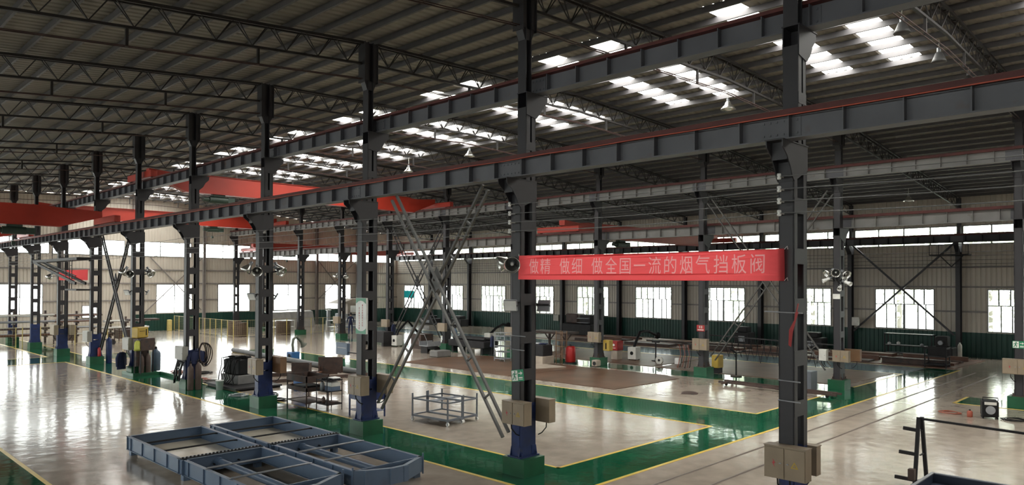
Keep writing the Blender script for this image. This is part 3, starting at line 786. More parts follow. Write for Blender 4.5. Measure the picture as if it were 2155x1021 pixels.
switch_box('pale grey switch box above the two brown gas cylinders', (FX, 29.0, 1.16), 0.75, 0.5, 0.2, 1, BOXG, 0, False)
switch_box('dull grey switch box above the hanging blue jacket', (FX, 35.05, 1.14), 0.78, 0.52, 0.2, 1, BOXG, 0, False)
switch_box('grey switch box on the column with the red extinguisher', (FX, 41.0, 1.15), 0.8, 0.52, 0.2, 1, BOXG, 0, False)
switch_box('beige switch box on the near side of the column under the walkway', (FX, 47.1, 1.18), 0.85, 0.54, 0.2, 1, BOXM, 0, False)
switch_box('beige switch box on the far side of the column under the walkway', (BX, 46.7, 1.17), 0.7, 0.56, 0.2, 1, BOXM, PI, False)
switch_box('long wooden coloured switch box at the right picture edge', (FB, 5.0, 1.16), 0.86, 0.5, 0.22, 2, BOXM)
switch_box('tan switch box below the cluster of bright lamps', (FB, 10.78, 1.12), 0.62, 0.44, 0.2, 2, BOXM)
switch_box('small white switch box left of the tan box below the lamp cluster', (FB - 0.05, 11.45, 1.13), 0.3, 0.44, 0.2, 1, LIGHTM, 0, False, 2)
switch_box('brown switch box on the back of the column with the lamp cluster', (BBX, 10.6, 1.13), 0.6, 0.45, 0.2, 1, ORANGEBOX, PI, False)
switch_box('tan double switch box under the small red notice', (FB, 16.95, 1.18), 0.74, 0.5, 0.2, 2, BOXM)
switch_box('tan switch box on the column beside the red hose drum', (FB, 23.0, 1.18), 0.72, 0.5, 0.2, 2, BOXM)
switch_box('tan switch box left of the banner column, above the wire shelf trolley', (FB, 29.05, 1.15), 0.7, 0.52, 0.2, 1, BOXM, 0, False)
switch_box('tan switch box on the column behind the grey hand cart', (FB, 35.0, 1.15), 0.7, 0.5, 0.2, 1, BOXM, 0, False)
switch_box('tan switch box on the column behind the left white fume extractor', (FB, 41.0, 1.16), 0.7, 0.5, 0.2, 1, BOXM, 0, False)
switch_box('tan switch box on the column left of the two workers', (FB, 47.1, 1.15), 0.72, 0.5, 0.2, 1, BOXM, 0, False)
switch_box('small grey switch box on the green wall behind the hose drum', (XW - 0.03, 41.9, 0.9), 0.6, 0.5, 0.2, 1, BOXG, 0, False, 0)
switch_box('small white meter box on the wall column right of the lamp cluster', (XC - 0.22, 16.6, 1.6), 0.4, 0.5, 0.15, 1, LIGHTM, 0, False, 1)

# ================================================================== SIGNS
def plate_x(b, y0, y1, z0, z1, x0, x1, m=0): b.box(x0, x1, y0, y1, z0, z1, m)
def exit_sign(label, loc, sc=1.0, tilt=0.0):
    # 0.35 x 0.25 sign facing -X; left part a running figure, right part arrow and bars
    t = thing('exit_sign', label, 'exit sign', loc); t.rotation_euler = (tilt, 0, 0)
    W, Hh = 0.36 * sc, 0.25 * sc
    MB().box(-0.012, 0, -W / 2, W / 2, -Hh / 2, Hh / 2).build('board', SIGNG, t)
    b = MB(); f = lambda u, v: (-(u - 0.5) * W, (v - 0.5) * Hh)
    b.prism([f(0.04, 0.06), f(0.04, 0.94), f(0.52, 0.94), f(0.52, 0.06)], 'x', -0.0135, -0.012); b.build('panel', SIGNW, t)
    b = MB(); X0, X1 = -0.0155, -0.0135
    cx, cz = f(0.31, 0.82); b.prism([(cx + 0.02 * sc * math.cos(a), cz + 0.02 * sc * math.sin(a)) for a in [i * PI / 5 for i in range(10)]], 'x', X0, X1)
    def limb(p, q, wd):
        p, q = Vector(f(*p)), Vector(f(*q)); d = (q - p).normalized(); n = Vector((-d.y, d.x)) * wd * sc
        b.prism([tuple(p + n), tuple(q + n), tuple(q - n), tuple(p - n)], 'x', X0, X1)
    for p, q, wd in (((0.28, 0.72), (0.24, 0.45), 0.018), ((0.24, 0.47), (0.36, 0.34), 0.011), ((0.36, 0.34), (0.33, 0.14), 0.010), ((0.24, 0.47), (0.18, 0.26), 0.011), ((0.18, 0.26), (0.07, 0.20), 0.010), ((0.28, 0.70), (0.40, 0.60), 0.009), ((0.40, 0.60), (0.47, 0.68), 0.008), ((0.27, 0.70), (0.15, 0.66), 0.009), ((0.15, 0.66), (0.10, 0.52), 0.008)): limb(p, q, wd)
    b.build('running_figure', SIGNG, t)
    b = MB(); limb((0.60, 0.68), (0.84, 0.68), 0.010)
    b.prism([f(0.78, 0.84), f(0.94, 0.68), f(0.78, 0.52)], 'x', X0, X1); limb((0.60, 0.30), (0.92, 0.30), 0.012); limb((0.60, 0.16), (0.92, 0.16), 0.006)
    b.build('arrow', SIGNW, t)
exit_sign('green running man exit sign on the left banner column', (XA - 0.262, 10.93, 2.17), 1.0, -0.15)
exit_sign('green running man exit sign at the right picture edge', (XB - 0.262, 5.0, 2.15), 0.98)
t = thing('sign_board', 'upright white and green sign board with columns of small red characters', 'sign', (XA - 0.30, 16.82, 2.77))
MB().box(-0.02, 0.035, -0.245, 0.245, 0, 0.98).build('board', SIGNW, t)
b = MB(); b.prism([(-0.24, 0.82), (-0.12, 0.885), (0.0, 0.905), (0.12, 0.885), (0.24, 0.82), (0.24, 0.975), (-0.24, 0.975)], 'x', -0.023, -0.02)
b.prism([(-0.24, 0.005), (0.24, 0.005), (0.24, 0.16), (0.19, 0.12), (0.1, 0.085), (0.0, 0.075), (-0.1, 0.085), (-0.19, 0.12), (-0.24, 0.16)], 'x', -0.023, -0.02)
b.build('green_band', SIGNG, t)['label'] = 'green curved bands at top and foot'
b = MB(); rr = random.Random(3)
for cx, n, z0 in ((-0.075, 9, 0.80), (0.075, 9, 0.72)):
    for i in range(n):
        z = z0 - i * 0.068
        for j in range(3): b.box(-0.0225, -0.02, cx - 0.022 + 0.004 * rr.random(), cx + 0.022 - 0.008 * rr.random(), z - 0.018 * j - 0.005, z - 0.018 * j + 0.002)
        b.box(-0.0225, -0.02, cx - 0.005 + 0.02 * (rr.random() - 0.5), cx + 0.002 + 0.02 * (rr.random() - 0.5) + 0.006, z - 0.046, z + 0.006)
b.build('red_characters', SIGNR, t)
t = thing('notice', 'small red notice with white marks on the second row column', 'sign', (XB - 0.262, 17.0, 2.16))
MB().box(-0.01, 0, -0.2, 0.2, -0.14, 0.14).build('board', REDP, t)
b = MB()
for cx in (-0.05, 0.05): b.box(-0.012, -0.01, cx - 0.035, cx + 0.035, 0.0, 0.015).box(-0.012, -0.01, cx - 0.035, cx + 0.035, 0.05, 0.062).box(-0.012, -0.01, cx - 0.006, cx + 0.006, 0.0, 0.1).box(-0.012, -0.01, cx - 0.03, cx + 0.03, 0.085, 0.1)
b.box(-0.012, -0.01, -0.15, 0.15, -0.09, -0.06); b.build('white_marks', SIGNW, t)
tag(MB().box(-0.012, 0, -0.85, 0.85, 0, 0.78).build('poster', CYAN, None, (XW - 0.05, 63.05, 2.56)), 'bright cyan sheet fixed over the window nearest the corner', 'poster')
tag(MB().box(-0.01, 0, -0.14, 0.14, -0.1, 0.1).build('notice_plate', SIGNW, None, (XB - 0.262, 11.0, 3.69)), 'small blank white plate under the lamp cluster', 'notice')
t = thing('bracket_panel', 'blue grey box panel on an arm left of the sign board column', 'panel', (XA, 18.2, 2.25))
MB().rbox(-0.05, 0.05, -0.3, 0.3, -0.16, 0.18, 0.012).build('panel', SLATE, t); b = MB(); b.bar((0, -0.3, -0.08), (0, -1.02, -0.08), 0.03); b.box(-0.02, 0.02, -0.93, -0.9, -0.2, 0.12); b.box(-0.02, 0.02, -1.06, -1.03, -0.2, 0.12); b.box(-0.02, 0.02, -1.03, -0.93, -0.2, -0.17); b.box(-0.02, 0.02, -1.03, -0.93, 0.09, 0.12); b.build('arm', DARK, t)
MB().box(-0.054, -0.05, -0.24, 0.2, 0.03, 0.05).build('handle', GREYM, t)

# ================================================================== LAMPS
def dish(label, loc, aim, r=0.19, m=ALU):
    t = thing('flood_lamp', label, 'lamp', loc); z = Vector(aim).normalized()
    q = z.to_track_quat('Z', 'Y').to_matrix().to_4x4()
    b = MB(); b.lathe([(0.05, -0.2), (0.07, -0.14), (r * 0.55, -0.08), (r * 0.85, 0.0), (r, 0.10), (r * 1.04, 0.10), (r * 0.87, -0.01), (r * 0.57, -0.095), (0.06, -0.16)], 20, 0, q); b.build('reflector', m, t)
    b = MB(); b.lathe([(0.0, -0.30), (0.055, -0.30), (0.06, -0.18), (0.03, -0.14), (0.0, -0.14)], 14, 0, q); b.build('lamp_housing', GREYM, t)
    b = MB(); b.lathe([(0.0, -0.14), (0.035, -0.13), (0.042, -0.03), (0.03, 0.02), (0.0, 0.03)], 14, 0, q); b.build('bulb', WHITEM, t)
    return t
def lamp_arm(t, p):
    loc = Vector(t.location); b = MB(); b.bar((0, 0, 0.0), Vector(p) - loc, 0.03); b.build('arm', DARK, t)
A1 = XA
lamp_arm(dish('round flood lamp with bright dish facing the camera, left of the banner', (A1 - 0.50, 10.88, 4.57), (-0.8, -0.75, -0.25), 0.17), (A1 - 0.25, 10.9, 4.5))
lamp_arm(dish('tilted flood lamp left of the camera facing one on the banner column', (A1 - 0.46, 11.2, 4.60), (-0.75, 0.55, -0.3), 0.17), (A1 - 0.25, 11.08, 4.5))
def led(label, loc, aim):
    t = thing('square_floodlight', label, 'lamp', loc); t.rotation_euler = Vector(aim).to_track_quat('-Y', 'Z').to_euler()
    MB().rbox(-0.15, 0.15, 0.0, 0.05, -0.13, 0.13, 0.01).build('housing', GREYM, t); MB().box(-0.13, 0.13, -0.004, 0, -0.11, 0.11).build('lens', WHITEM, t)
    b = MB(); b.box(-0.15, -0.14, 0.0, 0.1, -0.02, 0.02); b.box(0.14, 0.15, 0.0, 0.1, -0.02, 0.02); b.box(-0.15, 0.15, 0.09, 0.11, -0.02, 0.02); b.bar((0, 0.1, 0), (0.12, 0.2, 0), 0.025); b.build('bracket', DARK, t)
led('square floodlight with a pale lens on the left side of the left banner column', (A1 - 0.48, 10.95, 3.68), (-0.85, -0.5, -0.35))
led('square floodlight on the right side of the left banner column, seen from behind', (A1 + 0.42, 10.78, 3.66), (0.9, 0.3, -0.3))
for k, nm in ((3, 'beside the brown work table'), (5, 'with the yellow wire feeder'), (7, 'under the walkway')):
    for s, sd in ((-1, 'left'), (1, 'right')):
        y = yk(k)
        lamp_arm(dish('outer dished flood lamp, %s of the column %s' % (sd, nm), ((A1 + s * 0.58, y + 0.06, 4.60) if k < 7 else (A1 + s * 0.5, y - s * 0.65, 4.45)), (s * 0.5, -0.3 * s, -0.85), 0.18), (A1 + s * 0.25, y, 4.5))
        if k < 7:
            lamp_arm(dish('inner dished flood lamp, %s of the column %s' % (sd, nm), (A1 + s * 0.42, y - 0.33, 4.55), (s * 0.4, -0.8, -0.5), 0.17), (A1 + s * 0.25, y, 4.5))
            led('square floodlight on the %s of the column %s' % (sd, nm), (A1 + s * 0.45, y, 3.68), (s * 0.8, -0.4, -0.5))
for i, (dy, z, aim, pos) in enumerate([(0.28, 4.64, (-0.6, 0.5, -0.4), 'upper left'), (-0.06, 4.63, (-0.9, -0.3, -0.2), 'upper middle'), (-0.42, 4.58, (-0.5, -0.7, -0.4), 'upper right'), (0.36, 4.33, (-0.5, 0.7, -0.4), 'lower left'), (-0.36, 4.39, (-0.7, -0.5, -0.3), 'middle right'), (-0.55, 4.21, (-0.3, -0.8, -0.3), 'far lower right'), (-0.18, 4.02, (-0.9, -0.2, -0.5), 'lowest')]):
    big = i < 3
    lamp_arm(dish('bright metal flood lamp, %s one of the cluster on the second row column' % pos, (XB - 0.42 - 0.06 * (i % 2), 11.0 + dy, z), aim, 0.16 if big else 0.085, ALU if big else WHITEM), (XB - 0.24, 11.0 + dy * 0.3, 4.3))
for s in (-1, 1): lamp_arm(dish('dished flood lamp on the %s of the column left of the two workers' % ('left' if s < 0 else 'right'), (XB - 0.1, 47.0 - s * 0.7, 4.65), (-0.3, -s * 0.5, -0.8), 0.2), (XB - 0.1, 47.0 - s * 0.12, 4.5))
def pendant(label, x, y, z, r, top):
    t = thing('pendant_lamp', label, 'lamp', (x, y, z)); b = MB()
    b.lathe([(0.05, 0.25), (0.09, 0.22), (0.13, 0.12), (r * 0.85, 0.03), (r, -0.04), (r * 0.97, -0.04), (r * 0.8, 0.02), (0.1, 0.11)], 18); b.build('shade', ALU if r > 0.25 else WIREM, t)
    MB().cyl((0, 0), 0.055, 0.2, 0.36, 12).build('lamp_housing', GREYM, t); MB().tube([(0, 0, 0.36), (0, 0, top - z)], 0.012, 6).build('rod', LIGHTM, t)
for i, (x, y, z) in enumerate([(23.89, 26.37, 10.4), (23.75, 12.57, 10.4), (24.32, 31.77, 10.25), (19.93, 5.79, 10.55), (22.89, 5.7, 10.45), (26.09, 5.68, 10.45)]):
    pendant('small domed pendant lamp under the middle bay roof, %s' % ['above the left banner column', 'between the two banner columns', 'far back near the hoist', 'nearest the upper right corner', 'second from the upper right corner', 'third from the upper right corner'][i], x, y, z, 0.27 if i < 3 else 0.2, roofz(x) - 0.0)
pendant('dark domed pendant lamp under the far bay roof at the right', 45.18, 12.81, 8.95, 0.3, roofz(45.18) + 0.17)

# ================================================================== FOREGROUND DAMPER FRAMES
def damper(label, x0, x1):
    t = thing('damper_frame', label, 'steel frame', (x0, 12.32, 0)); W = x1 - x0; z0, z1 = 0.13, 0.45; ym = 3.33; yb = 6.6
    def channel(p, q, inward, lip=0.075):
        # web plate with top and bottom flanges turned inward
        b = MB(); p, q = Vector((p[0], p[1], 0)), Vector((q[0], q[1], 0)); n = Vector((inward[0], inward[1], 0))
        def slab(o0, o1, a, c): b.add([p + n * o0 + Vector((0, 0, a)), q + n * o0 + Vector((0, 0, a)), q + n * o1 + Vector((0, 0, a)), p + n * o1 + Vector((0, 0, a)), p + n * o0 + Vector((0, 0, c)), q + n * o0 + Vector((0, 0, c)), q + n * o1 + Vector((0, 0, c)), p + n * o1 + Vector((0, 0, c))], [(0, 3, 2, 1), (4, 5, 6, 7), (0, 1, 5, 4), (1, 2, 6, 5), (2, 3, 7, 6), (3, 0, 4, 7)])
        slab(0.03, 0.04, z0, z1); slab(0, lip, z1 - 0.012, z1); slab(0, lip, z0, z0 + 0.012)
        Ln = (q - p).length; d = (q - p) / Ln
        for i in range(1, int(Ln / 0.75) + 1):
            c = p + d * min(Ln - 0.02, i * 0.75) + n * 0.016
            b.add([c - d * 0.006 - n * 0.014 + Vector((0, 0, z0 + .012)), c + d * 0.006 - n * 0.014 + Vector((0, 0, z0 + .012)), c + d * 0.006 + n * 0.014 + Vector((0, 0, z0 + .012)), c - d * 0.006 + n * 0.014 + Vector((0, 0, z0 + .012)),
                   c - d * 0.006 - n * 0.014 + Vector((0, 0, z1 - .012)), c + d * 0.006 - n * 0.014 + Vector((0, 0, z1 - .012)), c + d * 0.006 + n * 0.014 + Vector((0, 0, z1 - .012)), c - d * 0.006 + n * 0.014 + Vector((0, 0, z1 - .012))], [(0, 3, 2, 1), (4, 5, 6, 7), (0, 1, 5, 4), (1, 2, 6, 5), (2, 3, 7, 6), (3, 0, 4, 7)])
        return b
    for (p, q, n, nm) in (((0, ym), (0, yb), (1, 0), 'side_channel'), ((W, ym), (W, yb), (-1, 0), 'side_channel'), ((0.03, 0), (0.03, ym - 0.05), (1, 0), 'side_channel'), ((W - 0.03, 0), (W - 0.03, ym - 0.05), (-1, 0), 'side_channel'),
                          ((0, yb), (W, yb), (0, -1), 'end_channel'), ((0, ym + 0.06), (W, ym + 0.06), (0, 1), 'cross_channel'), ((0, ym - 0.06), (W, ym - 0.06), (0, -1), 'cross_channel')):
        channel(p, q, n).build(nm, SLATE, t)
    MB().box(0.03, W - 0.03, -0.03, 0.0, z1 - 0.05, z1).box(0.03, W - 0.03, -0.012, 0, z0, z1 - 0.05).build('end_rail', SLATE, t)
    nose = [(0.0, 0.0), (0.24, -0.2), (0.72, -0.40), (W * 0.58, -0.40), (W, 0.0)]
    b = MB(); 
    for p, q in zip(nose, nose[1:]):
        d = (Vector(q) - Vector(p)).normalized(); n = Vector((-d.y, d.x)); pts = [Vector(p), Vector(q), Vector(q) + n * 0.03, Vector(p) + n * 0.03]
        b.prism([tuple(v) for v in pts], 'z', z0, z1 - 0.012); wpts = [Vector(p), Vector(q), Vector(q) + n * 0.09, Vector(p) + n * 0.09]; b.prism([tuple(v) for v in wpts], 'z', z1 - 0.012, z1)
    for (u, v) in nose[1:4]: b.box(u - 0.06, u + 0.06, v - 0.012, v + 0.02, z0, z1 - 0.015)
    b.build('nose_plate', SLATE, t)
    b = MB(); b.tube([(W * 0.42, 0.02, 0.30), (W * 0.42, ym - 0.1, 0.30)], 0.075, 18); b.tube([(W * 0.42, ym - 0.25, 0.30), (W * 0.42, ym - 0.1, 0.30)], 0.095, 18); b.build('shaft', SLATE, t)
    for y, zz, m in ((2.16, z1 + 0.012, GREYM), (1.10, z1 + 0.012, GREYM), (ym + 1.17, z1 - 0.03, DARK), (ym + 2.27, z1 - 0.03, DARK)):
        b = MB(); b.tube([(0.04, y, zz - 0.03), (0.09, y, zz), (W - 0.14, y, zz), (W - 0.04, y + 0.02, zz - 0.015)], 0.020, 8); b.build('tie_bar', m, t)
    b = MB(); b.box(0.02, W - 0.02, ym - 0.05, ym + 0.05, z1, z1 + 0.012)
    for i in range(22): b.cyl((0.06 + (W - 0.12) * i / 21, ym), 0.022, z1 + 0.012, z1 + 0.035, 8)
    b.build('seal_strip', DARK, t)['label'] = 'dark studded strip across the middle'
    MB().box(0.10, W - 0.10, ym + 0.16, yb - 0.10, 0.145, 0.155).build('infill_sheet', FILM, t)['label'] = 'cream sheet filling the rear half'
    for (u, v) in ((0.12, 0.1), (W - 0.12, 0.1), (0.12, yb - 0.12), (W - 0.12, yb - 0.12), (0.12, ym), (W - 0.12, ym)):
        MB().box(u - 0.07, u + 0.07, v - 0.07, v + 0.07, 0, z0).build('foot', SLATE, t)
    b = MB()
    for u in (0.02, W - 0.02): b.cyl((u, -0.02), 0.018, z0 - 0.05, z1 + 0.07, 8)
    b.build('lifting_pin', SLATE, t)
    for (u, v) in ((W * 0.3, ym - 0.11), (W * 0.6, ym - 0.11)): MB().tube([(u + 0.12, v + 0.01, 0.26), (u + 0.12, v - 0.05, 0.26)], 0.02, 8).build('bolt', DARK, t)
    return t
damper('long blue grey steel damper frame on the floor, left of the pair', 6.05, 7.88)
damper('long blue grey damper frame on the floor, right of the pair, angled nose visible', 8.06, 9.86)

# ================================================================== ROLLING RACKS
def rolling_rack(label, x, y, rz=0.0):
    t = thing('rolling_rack', label, 'trolley', (x, y, 0), rz); lx, ly = 0.60, 1.50
    for sx in (0, 1):
        for sy in (0, 1):
            u, v = sx * lx, sy * ly
            MB().box(u - 0.019, u + 0.019, v - 0.019, v + 0.019, 0.14, 0.83).build('post', SLATEG, t)
            w_ = MB(); w_.tube([(u - 0.018, v, 0.055), (u + 0.018, v, 0.055)], 0.055, 14); w_.tube([(u - 0.021, v, 0.055), (u + 0.021, v, 0.055)], 0.022, 10, 1)
            c = w_.build('caster', [WHITEM, DARK], t)
            MB().box(u - 0.028, u - 0.022, v - 0.02, v + 0.02, 0.05, 0.14).box(u + 0.022, u + 0.028, v - 0.02, v + 0.02, 0.05, 0.14).build('caster_fork', GREYM, c)
    for z, nm in ((0.17, 'lower_frame'), (0.67, 'upper_frame')):
        b = MB(); h = 0.030 if z < .3 else 0.022
        b.box(-0.02, lx + 0.02, -0.02, 0.02, z - h, z + h); b.box(-0.02, lx + 0.02, ly - 0.02, ly + 0.02, z - h, z + h); b.box(-0.02, 0.02, 0, ly, z - h, z + h); b.box(lx - 0.02, lx + 0.02, 0, ly, z - h, z + h)
        if z > .3: b.box(0, lx, ly * 0.5 - 0.12, ly * 0.5 + 0.12, z - 0.02, z - 0.005)
        b.build(nm, SLATEG, t)
    MB().box(0.02, lx - 0.02, 0.02, ly - 0.02, 0.155, 0.165).build('deck', TAN, t)
    return t
rolling_rack('blue grey tube rack on white casters, nearer of the two side by side', 13.80, 16.12, 0.08)
rolling_rack('blue grey tube rack on white casters, right of the two side by side', 14.46, 16.19, 0.08)

# ================================================================== RIGHT FOREGROUND
t = thing('cantilever_rack', 'dark steel A frame bar rack with short arms at the lower right', 'rack', (16.83, 4.56, 0))
b = MB(); b.bar((-0.03, 0.02, 1.4), (-0.22, 0.05, 0.0), 0.07, 0.06); b.build('leg', DARK, t)
b = MB(); b.bar((0.03, -0.02, 1.4), (0.26, -0.05, 0.0), 0.07, 0.06); b.build('leg', DARK, t)
for z, e in ((1.13, 0.30), (0.64, 0.36), (0.12, 0.42)):
    f = (1.4 - z) / 1.4
    MB().bar((-0.03 - 0.19 * f, 0.02, z), (-0.05 - 0.22 * f, e, z + 0.02), 0.05, 0.07).build('arm', DARK, t)
    MB().box(-0.19 * f, 0.23 * f + 0.03, -0.04, -0.01, z - 0.02, z).build('cross_plate', DARK, t)
MB().box(-0.26, 0.3, -0.12, 0.12, 0.0, 0.03).build('base', DBROWN, t)
MB().box(-0.36, -0.22, 0.02, 0.14, 0.14, 0.36).build('side_plate', DBROWN, t)
b = MB(); b.bar((0, -0.03, 1.37), (-0.55, -3.2, 1.385), 0.045); b.build('long_rail', DARK, t); MB().bar((-0.55, -3.2, 1.37), (-0.55, -3.2, 0), 0.05).build('leg', DARK, t)
t = thing('steel_bin', 'dark navy steel bin with a pale rim in the lower right corner', 'bin', (15.2, 1.6, 0))
b = MB(); b.box(-0.7, 0.7, -2.4, 2.5, 0.05, 0.09)
for q in ((-0.7, -0.67, -2.4, 2.5), (0.67, 0.7, -2.4, 2.5), (-0.67, 0.67, -2.4, -2.37), (-0.67, 0.67, 2.47, 2.5)): b.box(*q, 0.05, 0.49)
b.build('body', NAVYP, t)
MB().box(0.66, 0.72, -2.42, 2.52, 0.49, 0.51).box(-0.72, -0.66, -2.42, 2.52, 0.49, 0.51).box(-0.66, 0.66, 2.46, 2.52, 0.49, 0.51).box(-0.66, 0.66, -2.42, -2.36, 0.49, 0.51).build('rim', GREYM, t); MB().box(-0.66, 0.66, -2.36, 2.46, 0.30, 0.33).build('lid', NAVYP, t)
for u in (-0.55, 0.55):
    for v in (-2.2, 2.3): MB().box(u - 0.06, u + 0.06, v - 0.06, v + 0.06, 0, 0.05).build('foot', NAVYP, t)
def coil(cx, cy, r, n, z, m, rad=0.012, seed=0):
    rr = random.Random(seed); pts = []
    for i in range(n * 14):
        a = 2 * PI * i / 14; q = r * (0.75 + 0.25 * math.sin(i * 0.37 + seed) + 0.1 * rr.random())
        pts.append((cx + q * math.cos(a), cy + q * 1.2 * math.sin(a), z + 0.012 + 0.012 * (i // 14) + 0.01 * rr.random()))
    return MB().tube(pts, rad, 5)
t = thing('welding_machine', 'black welding machine with a round grey dial on the open floor at the right', 'welding machine', (26.8, 5.3, 0), 0.3)
MB().rbox(-0.28, 0.28, -0.22, 0.22, 0.06, 0.56, 0.03).build('body', BLACK, t)
for s in (-1, 1): MB().box(-0.24, 0.24, s * 0.19 - 0.02, s * 0.19 + 0.02, 0, 0.06).build('skid', BLACK, t)
b = MB(); b.tube([(-0.29, -0.0, 0.28), (-0.275, 0.0, 0.28)], 0.13, 20); b.build('dial', GREYM, t)
MB().box(-0.286, -0.275, -0.16, 0.16, 0.44, 0.53).build('control_panel', LIGHTM, t)
MB().tube([(-0.2, -0.2, 0.56), (-0.2, -0.2, 0.66), (-0.2, 0.2, 0.66), (-0.2, 0.2, 0.56)], 0.016, 8).build('handle', BLACK, t)
tag(coil(0, 0, 0.32, 4, 0, BLACK, 0.012, 1).build('power_cable', BLACK, None, (26.85, 4.6, 0)), 'coil of black cable right of the welding machine with the dial', 'cable')
tag(coil(0, 0, 0.30, 3, 0, COPPER, 0.012, 2).build('power_cable', COPPER, None, (26.85, 6.35, 0)), 'loose coil of red cable left of the welding machine with the dial', 'cable')
t = thing('gas_canister', 'small red canister between the red cable and the welding machine', 'canister', (26.55, 5.78, 0)); MB().lathe([(0, 0), (0.075, 0), (0.08, 0.02), (0.08, 0.16), (0.05, 0.2), (0, 0.2)], 14).build('body', COPPER, t); MB().cyl((0, 0), 0.025, 0.2, 0.24, 8).build('cap', DARK, t)

# pegs and ribbon on the two banner columns
for lab, y, z, l in (('short pale rod sticking out of the left banner column, upper of two', 10.9, 3.02, 0.42), ('short pale rod sticking out of the left banner column, lower of two', 10.9, 2.72, 0.36), ('pale rod across the right banner column with a red ribbon', 4.93, 3.71, 0.62), ('short rod low on the right banner column, upper of two', 4.93, 2.62, 0.36), ('short rod low on the right banner column, lower of two', 4.93, 2.30, 0.36)):
    tag(MB().tube([(0, -l / 2, 0), (0, l / 2 , 0.01)], 0.011, 8).build('rod', GREYM, None, (XA - 0.265, y + (0.12 if 'ribbon' in lab else 0.02), z)), lab, 'rod')
b = MB(); b.add([(0, 0, 0), (0.01, -0.05, 0.01), (-0.01, 0.03, -0.3), (-0.02, 0.09, -0.28), (-0.015, 0.06, -0.55), (-0.02, 0.1, -0.52)], [(0, 1, 3, 2), (2, 3, 5, 4)])
b.bar((0, -0.02, 0), (0.0, -0.05, 0.14), 0.03, 0.012)
tag(b.build('ribbon', REDP, None, (XA - 0.29, 4.84, 3.72)), 'red ribbon tied to the rod on the right banner column', 'ribbon')

# ================================================================== WORK AREA BEHIND THE FRONT COLUMNS
def shelf_table(name, label, cat, loc, lx, ly, hh, shelves, m, rotz=0, leg=0.035, tray=0.0):
    t = thing(name, label, cat, loc, rotz)
    for u in (leg / 2, lx - leg / 2):
        for v in (leg / 2, ly - leg / 2): MB().box(u - leg / 2, u + leg / 2, v - leg / 2, v + leg / 2, 0, hh).build('leg', m, t)
    for i, (z, th) in enumerate(shelves):
        b = MB(); b.box(0.0, lx, 0.0, ly, z - 0.012, z)
        if th: b.box(0, lx, 0, 0.012, z, z + th).box(0, lx, ly - 0.012, ly, z, z + th).box(0, 0.012, 0.012, ly - 0.012, z, z + th).box(lx - 0.012, lx, 0.012, ly - 0.012, z, z + th)
        b.build('shelf' if z < hh - 0.25 else 'table_top', m, t)
    return t
shelf_table('work_table', 'dark brown steel work table with two shelves and a tray top', 'table', (12.40, 21.62, 0), 0.85, 1.30, 1.08, [(0.18, 0.02), (0.56, 0.12), (0.86, 0.20)], DBROWN)
shelf_table('tool_cart', 'small thin legged tool cart carrying a blue and white case', 'cart', (12.62, 20.72, 0), 0.58, 0.66, 1.02, [(0.20, 0.03), (0.62, 0.02), (0.97, 0.02)], DARK, 0, 0.022)
t = thing('tool_case', 'blue and white case on the middle shelf of the tool cart', 'case', (12.98, 20.96, 0.62)); MB().rbox(-0.17, 0.17, -0.2, 0.2, 0, 0.15, 0.01).build('body', SLATE, t); MB().rbox(-0.17, 0.17, -0.2, 0.2, 0.151, 0.29, 0.01).build('lid', LIGHTM, t)
t = thing('tool_case', 'white handled box on the top of the tool cart', 'case', (13.02, 20.92, 0.97)); MB().box(-0.13, 0.13, -0.15, 0.15, 0, 0.05).build('body', DARK, t); MB().rbox(-0.14, 0.14, -0.16, 0.16, 0.05, 0.09, 0.01).build('lid', WHITEM, t)
t = thing('canister', 'grey metal can on the middle shelf of the tool cart', 'can', (12.75, 21.22, 0.62)); MB().lathe([(0, 0), (0.07, 0), (0.07, 0.24), (0.04, 0.28), (0, 0.28)], 14).build('body', GREYM, t); MB().cyl((0, 0), 0.03, 0.28, 0.31, 8).build('cap', DARK, t)
t = thing('canister', 'brown metal can on the bottom shelf of the tool cart', 'can', (12.76, 21.15, 0.20)); MB().lathe([(0, 0), (0.06, 0), (0.06, 0.18), (0.03, 0.2), (0, 0.2)], 14).build('body', CYLB, t); MB().cyl((0, 0), 0.02, 0.2, 0.23, 8).build('cap', DARK, t)
tag(MB().rbox(-0.15, 0.15, -0.12, 0.12, 0, 0.07, 0.01).build('parts_tray', DBROWN, None, (12.98, 20.95, 0.20)), 'low brown parts tray on the bottom shelf of the tool cart', 'tray')
tag(coil(0, 0, 0.16, 4, 0, BLACK, 0.014, 5).build('power_cable', BLACK, None, (12.80, 21.10, 0.97)), 'tangle of black cable on top of the tool cart', 'cable')
tag(MB().rbox(-0.28, 0.28, -0.35, 0.35, 0, 0.12, 0.01).build('parts_tray', DARK, None, (12.83, 22.4, 0.56)), 'dark parts tray on the middle shelf of the brown work table', 'tray')
shelf_table('work_bench', 'navy blue steel bench with panels standing behind the sign board column', 'bench', (12.75, 18.75, 0), 0.75, 0.9, 0.92, [(0.2, 0), (0.55, 0.3), (0.92, 0)], BLUEP, 0, 0.04)
t = thing('welding_machine', 'black welding machine piled with black cable on a grey chest', 'welding machine', (13.30, 28.45, 0.12), 0.1)
MB().rbox(-0.42, 0.42, -0.62, 0.62, 0.0, 0.36, 0.02).build('chest', GREYC, t)['label'] = 'grey chest'
MB().rbox(-0.36, 0.36, -0.60, 0.03, 0.36, 1.0, 0.05).build('body', BLACK, t); MB().rbox(-0.34, 0.36, 0.06, 0.62, 0.36, 0.96, 0.05).build('body', BLACK, t)
coil(0, -0.28, 0.27, 6, 1.0, BLACK, 0.024, 3).build('cable_coil', BLACK, t); coil(0, 0.33, 0.24, 6, 0.96, BLACK, 0.024, 4).build('cable_coil', BLACK, t)
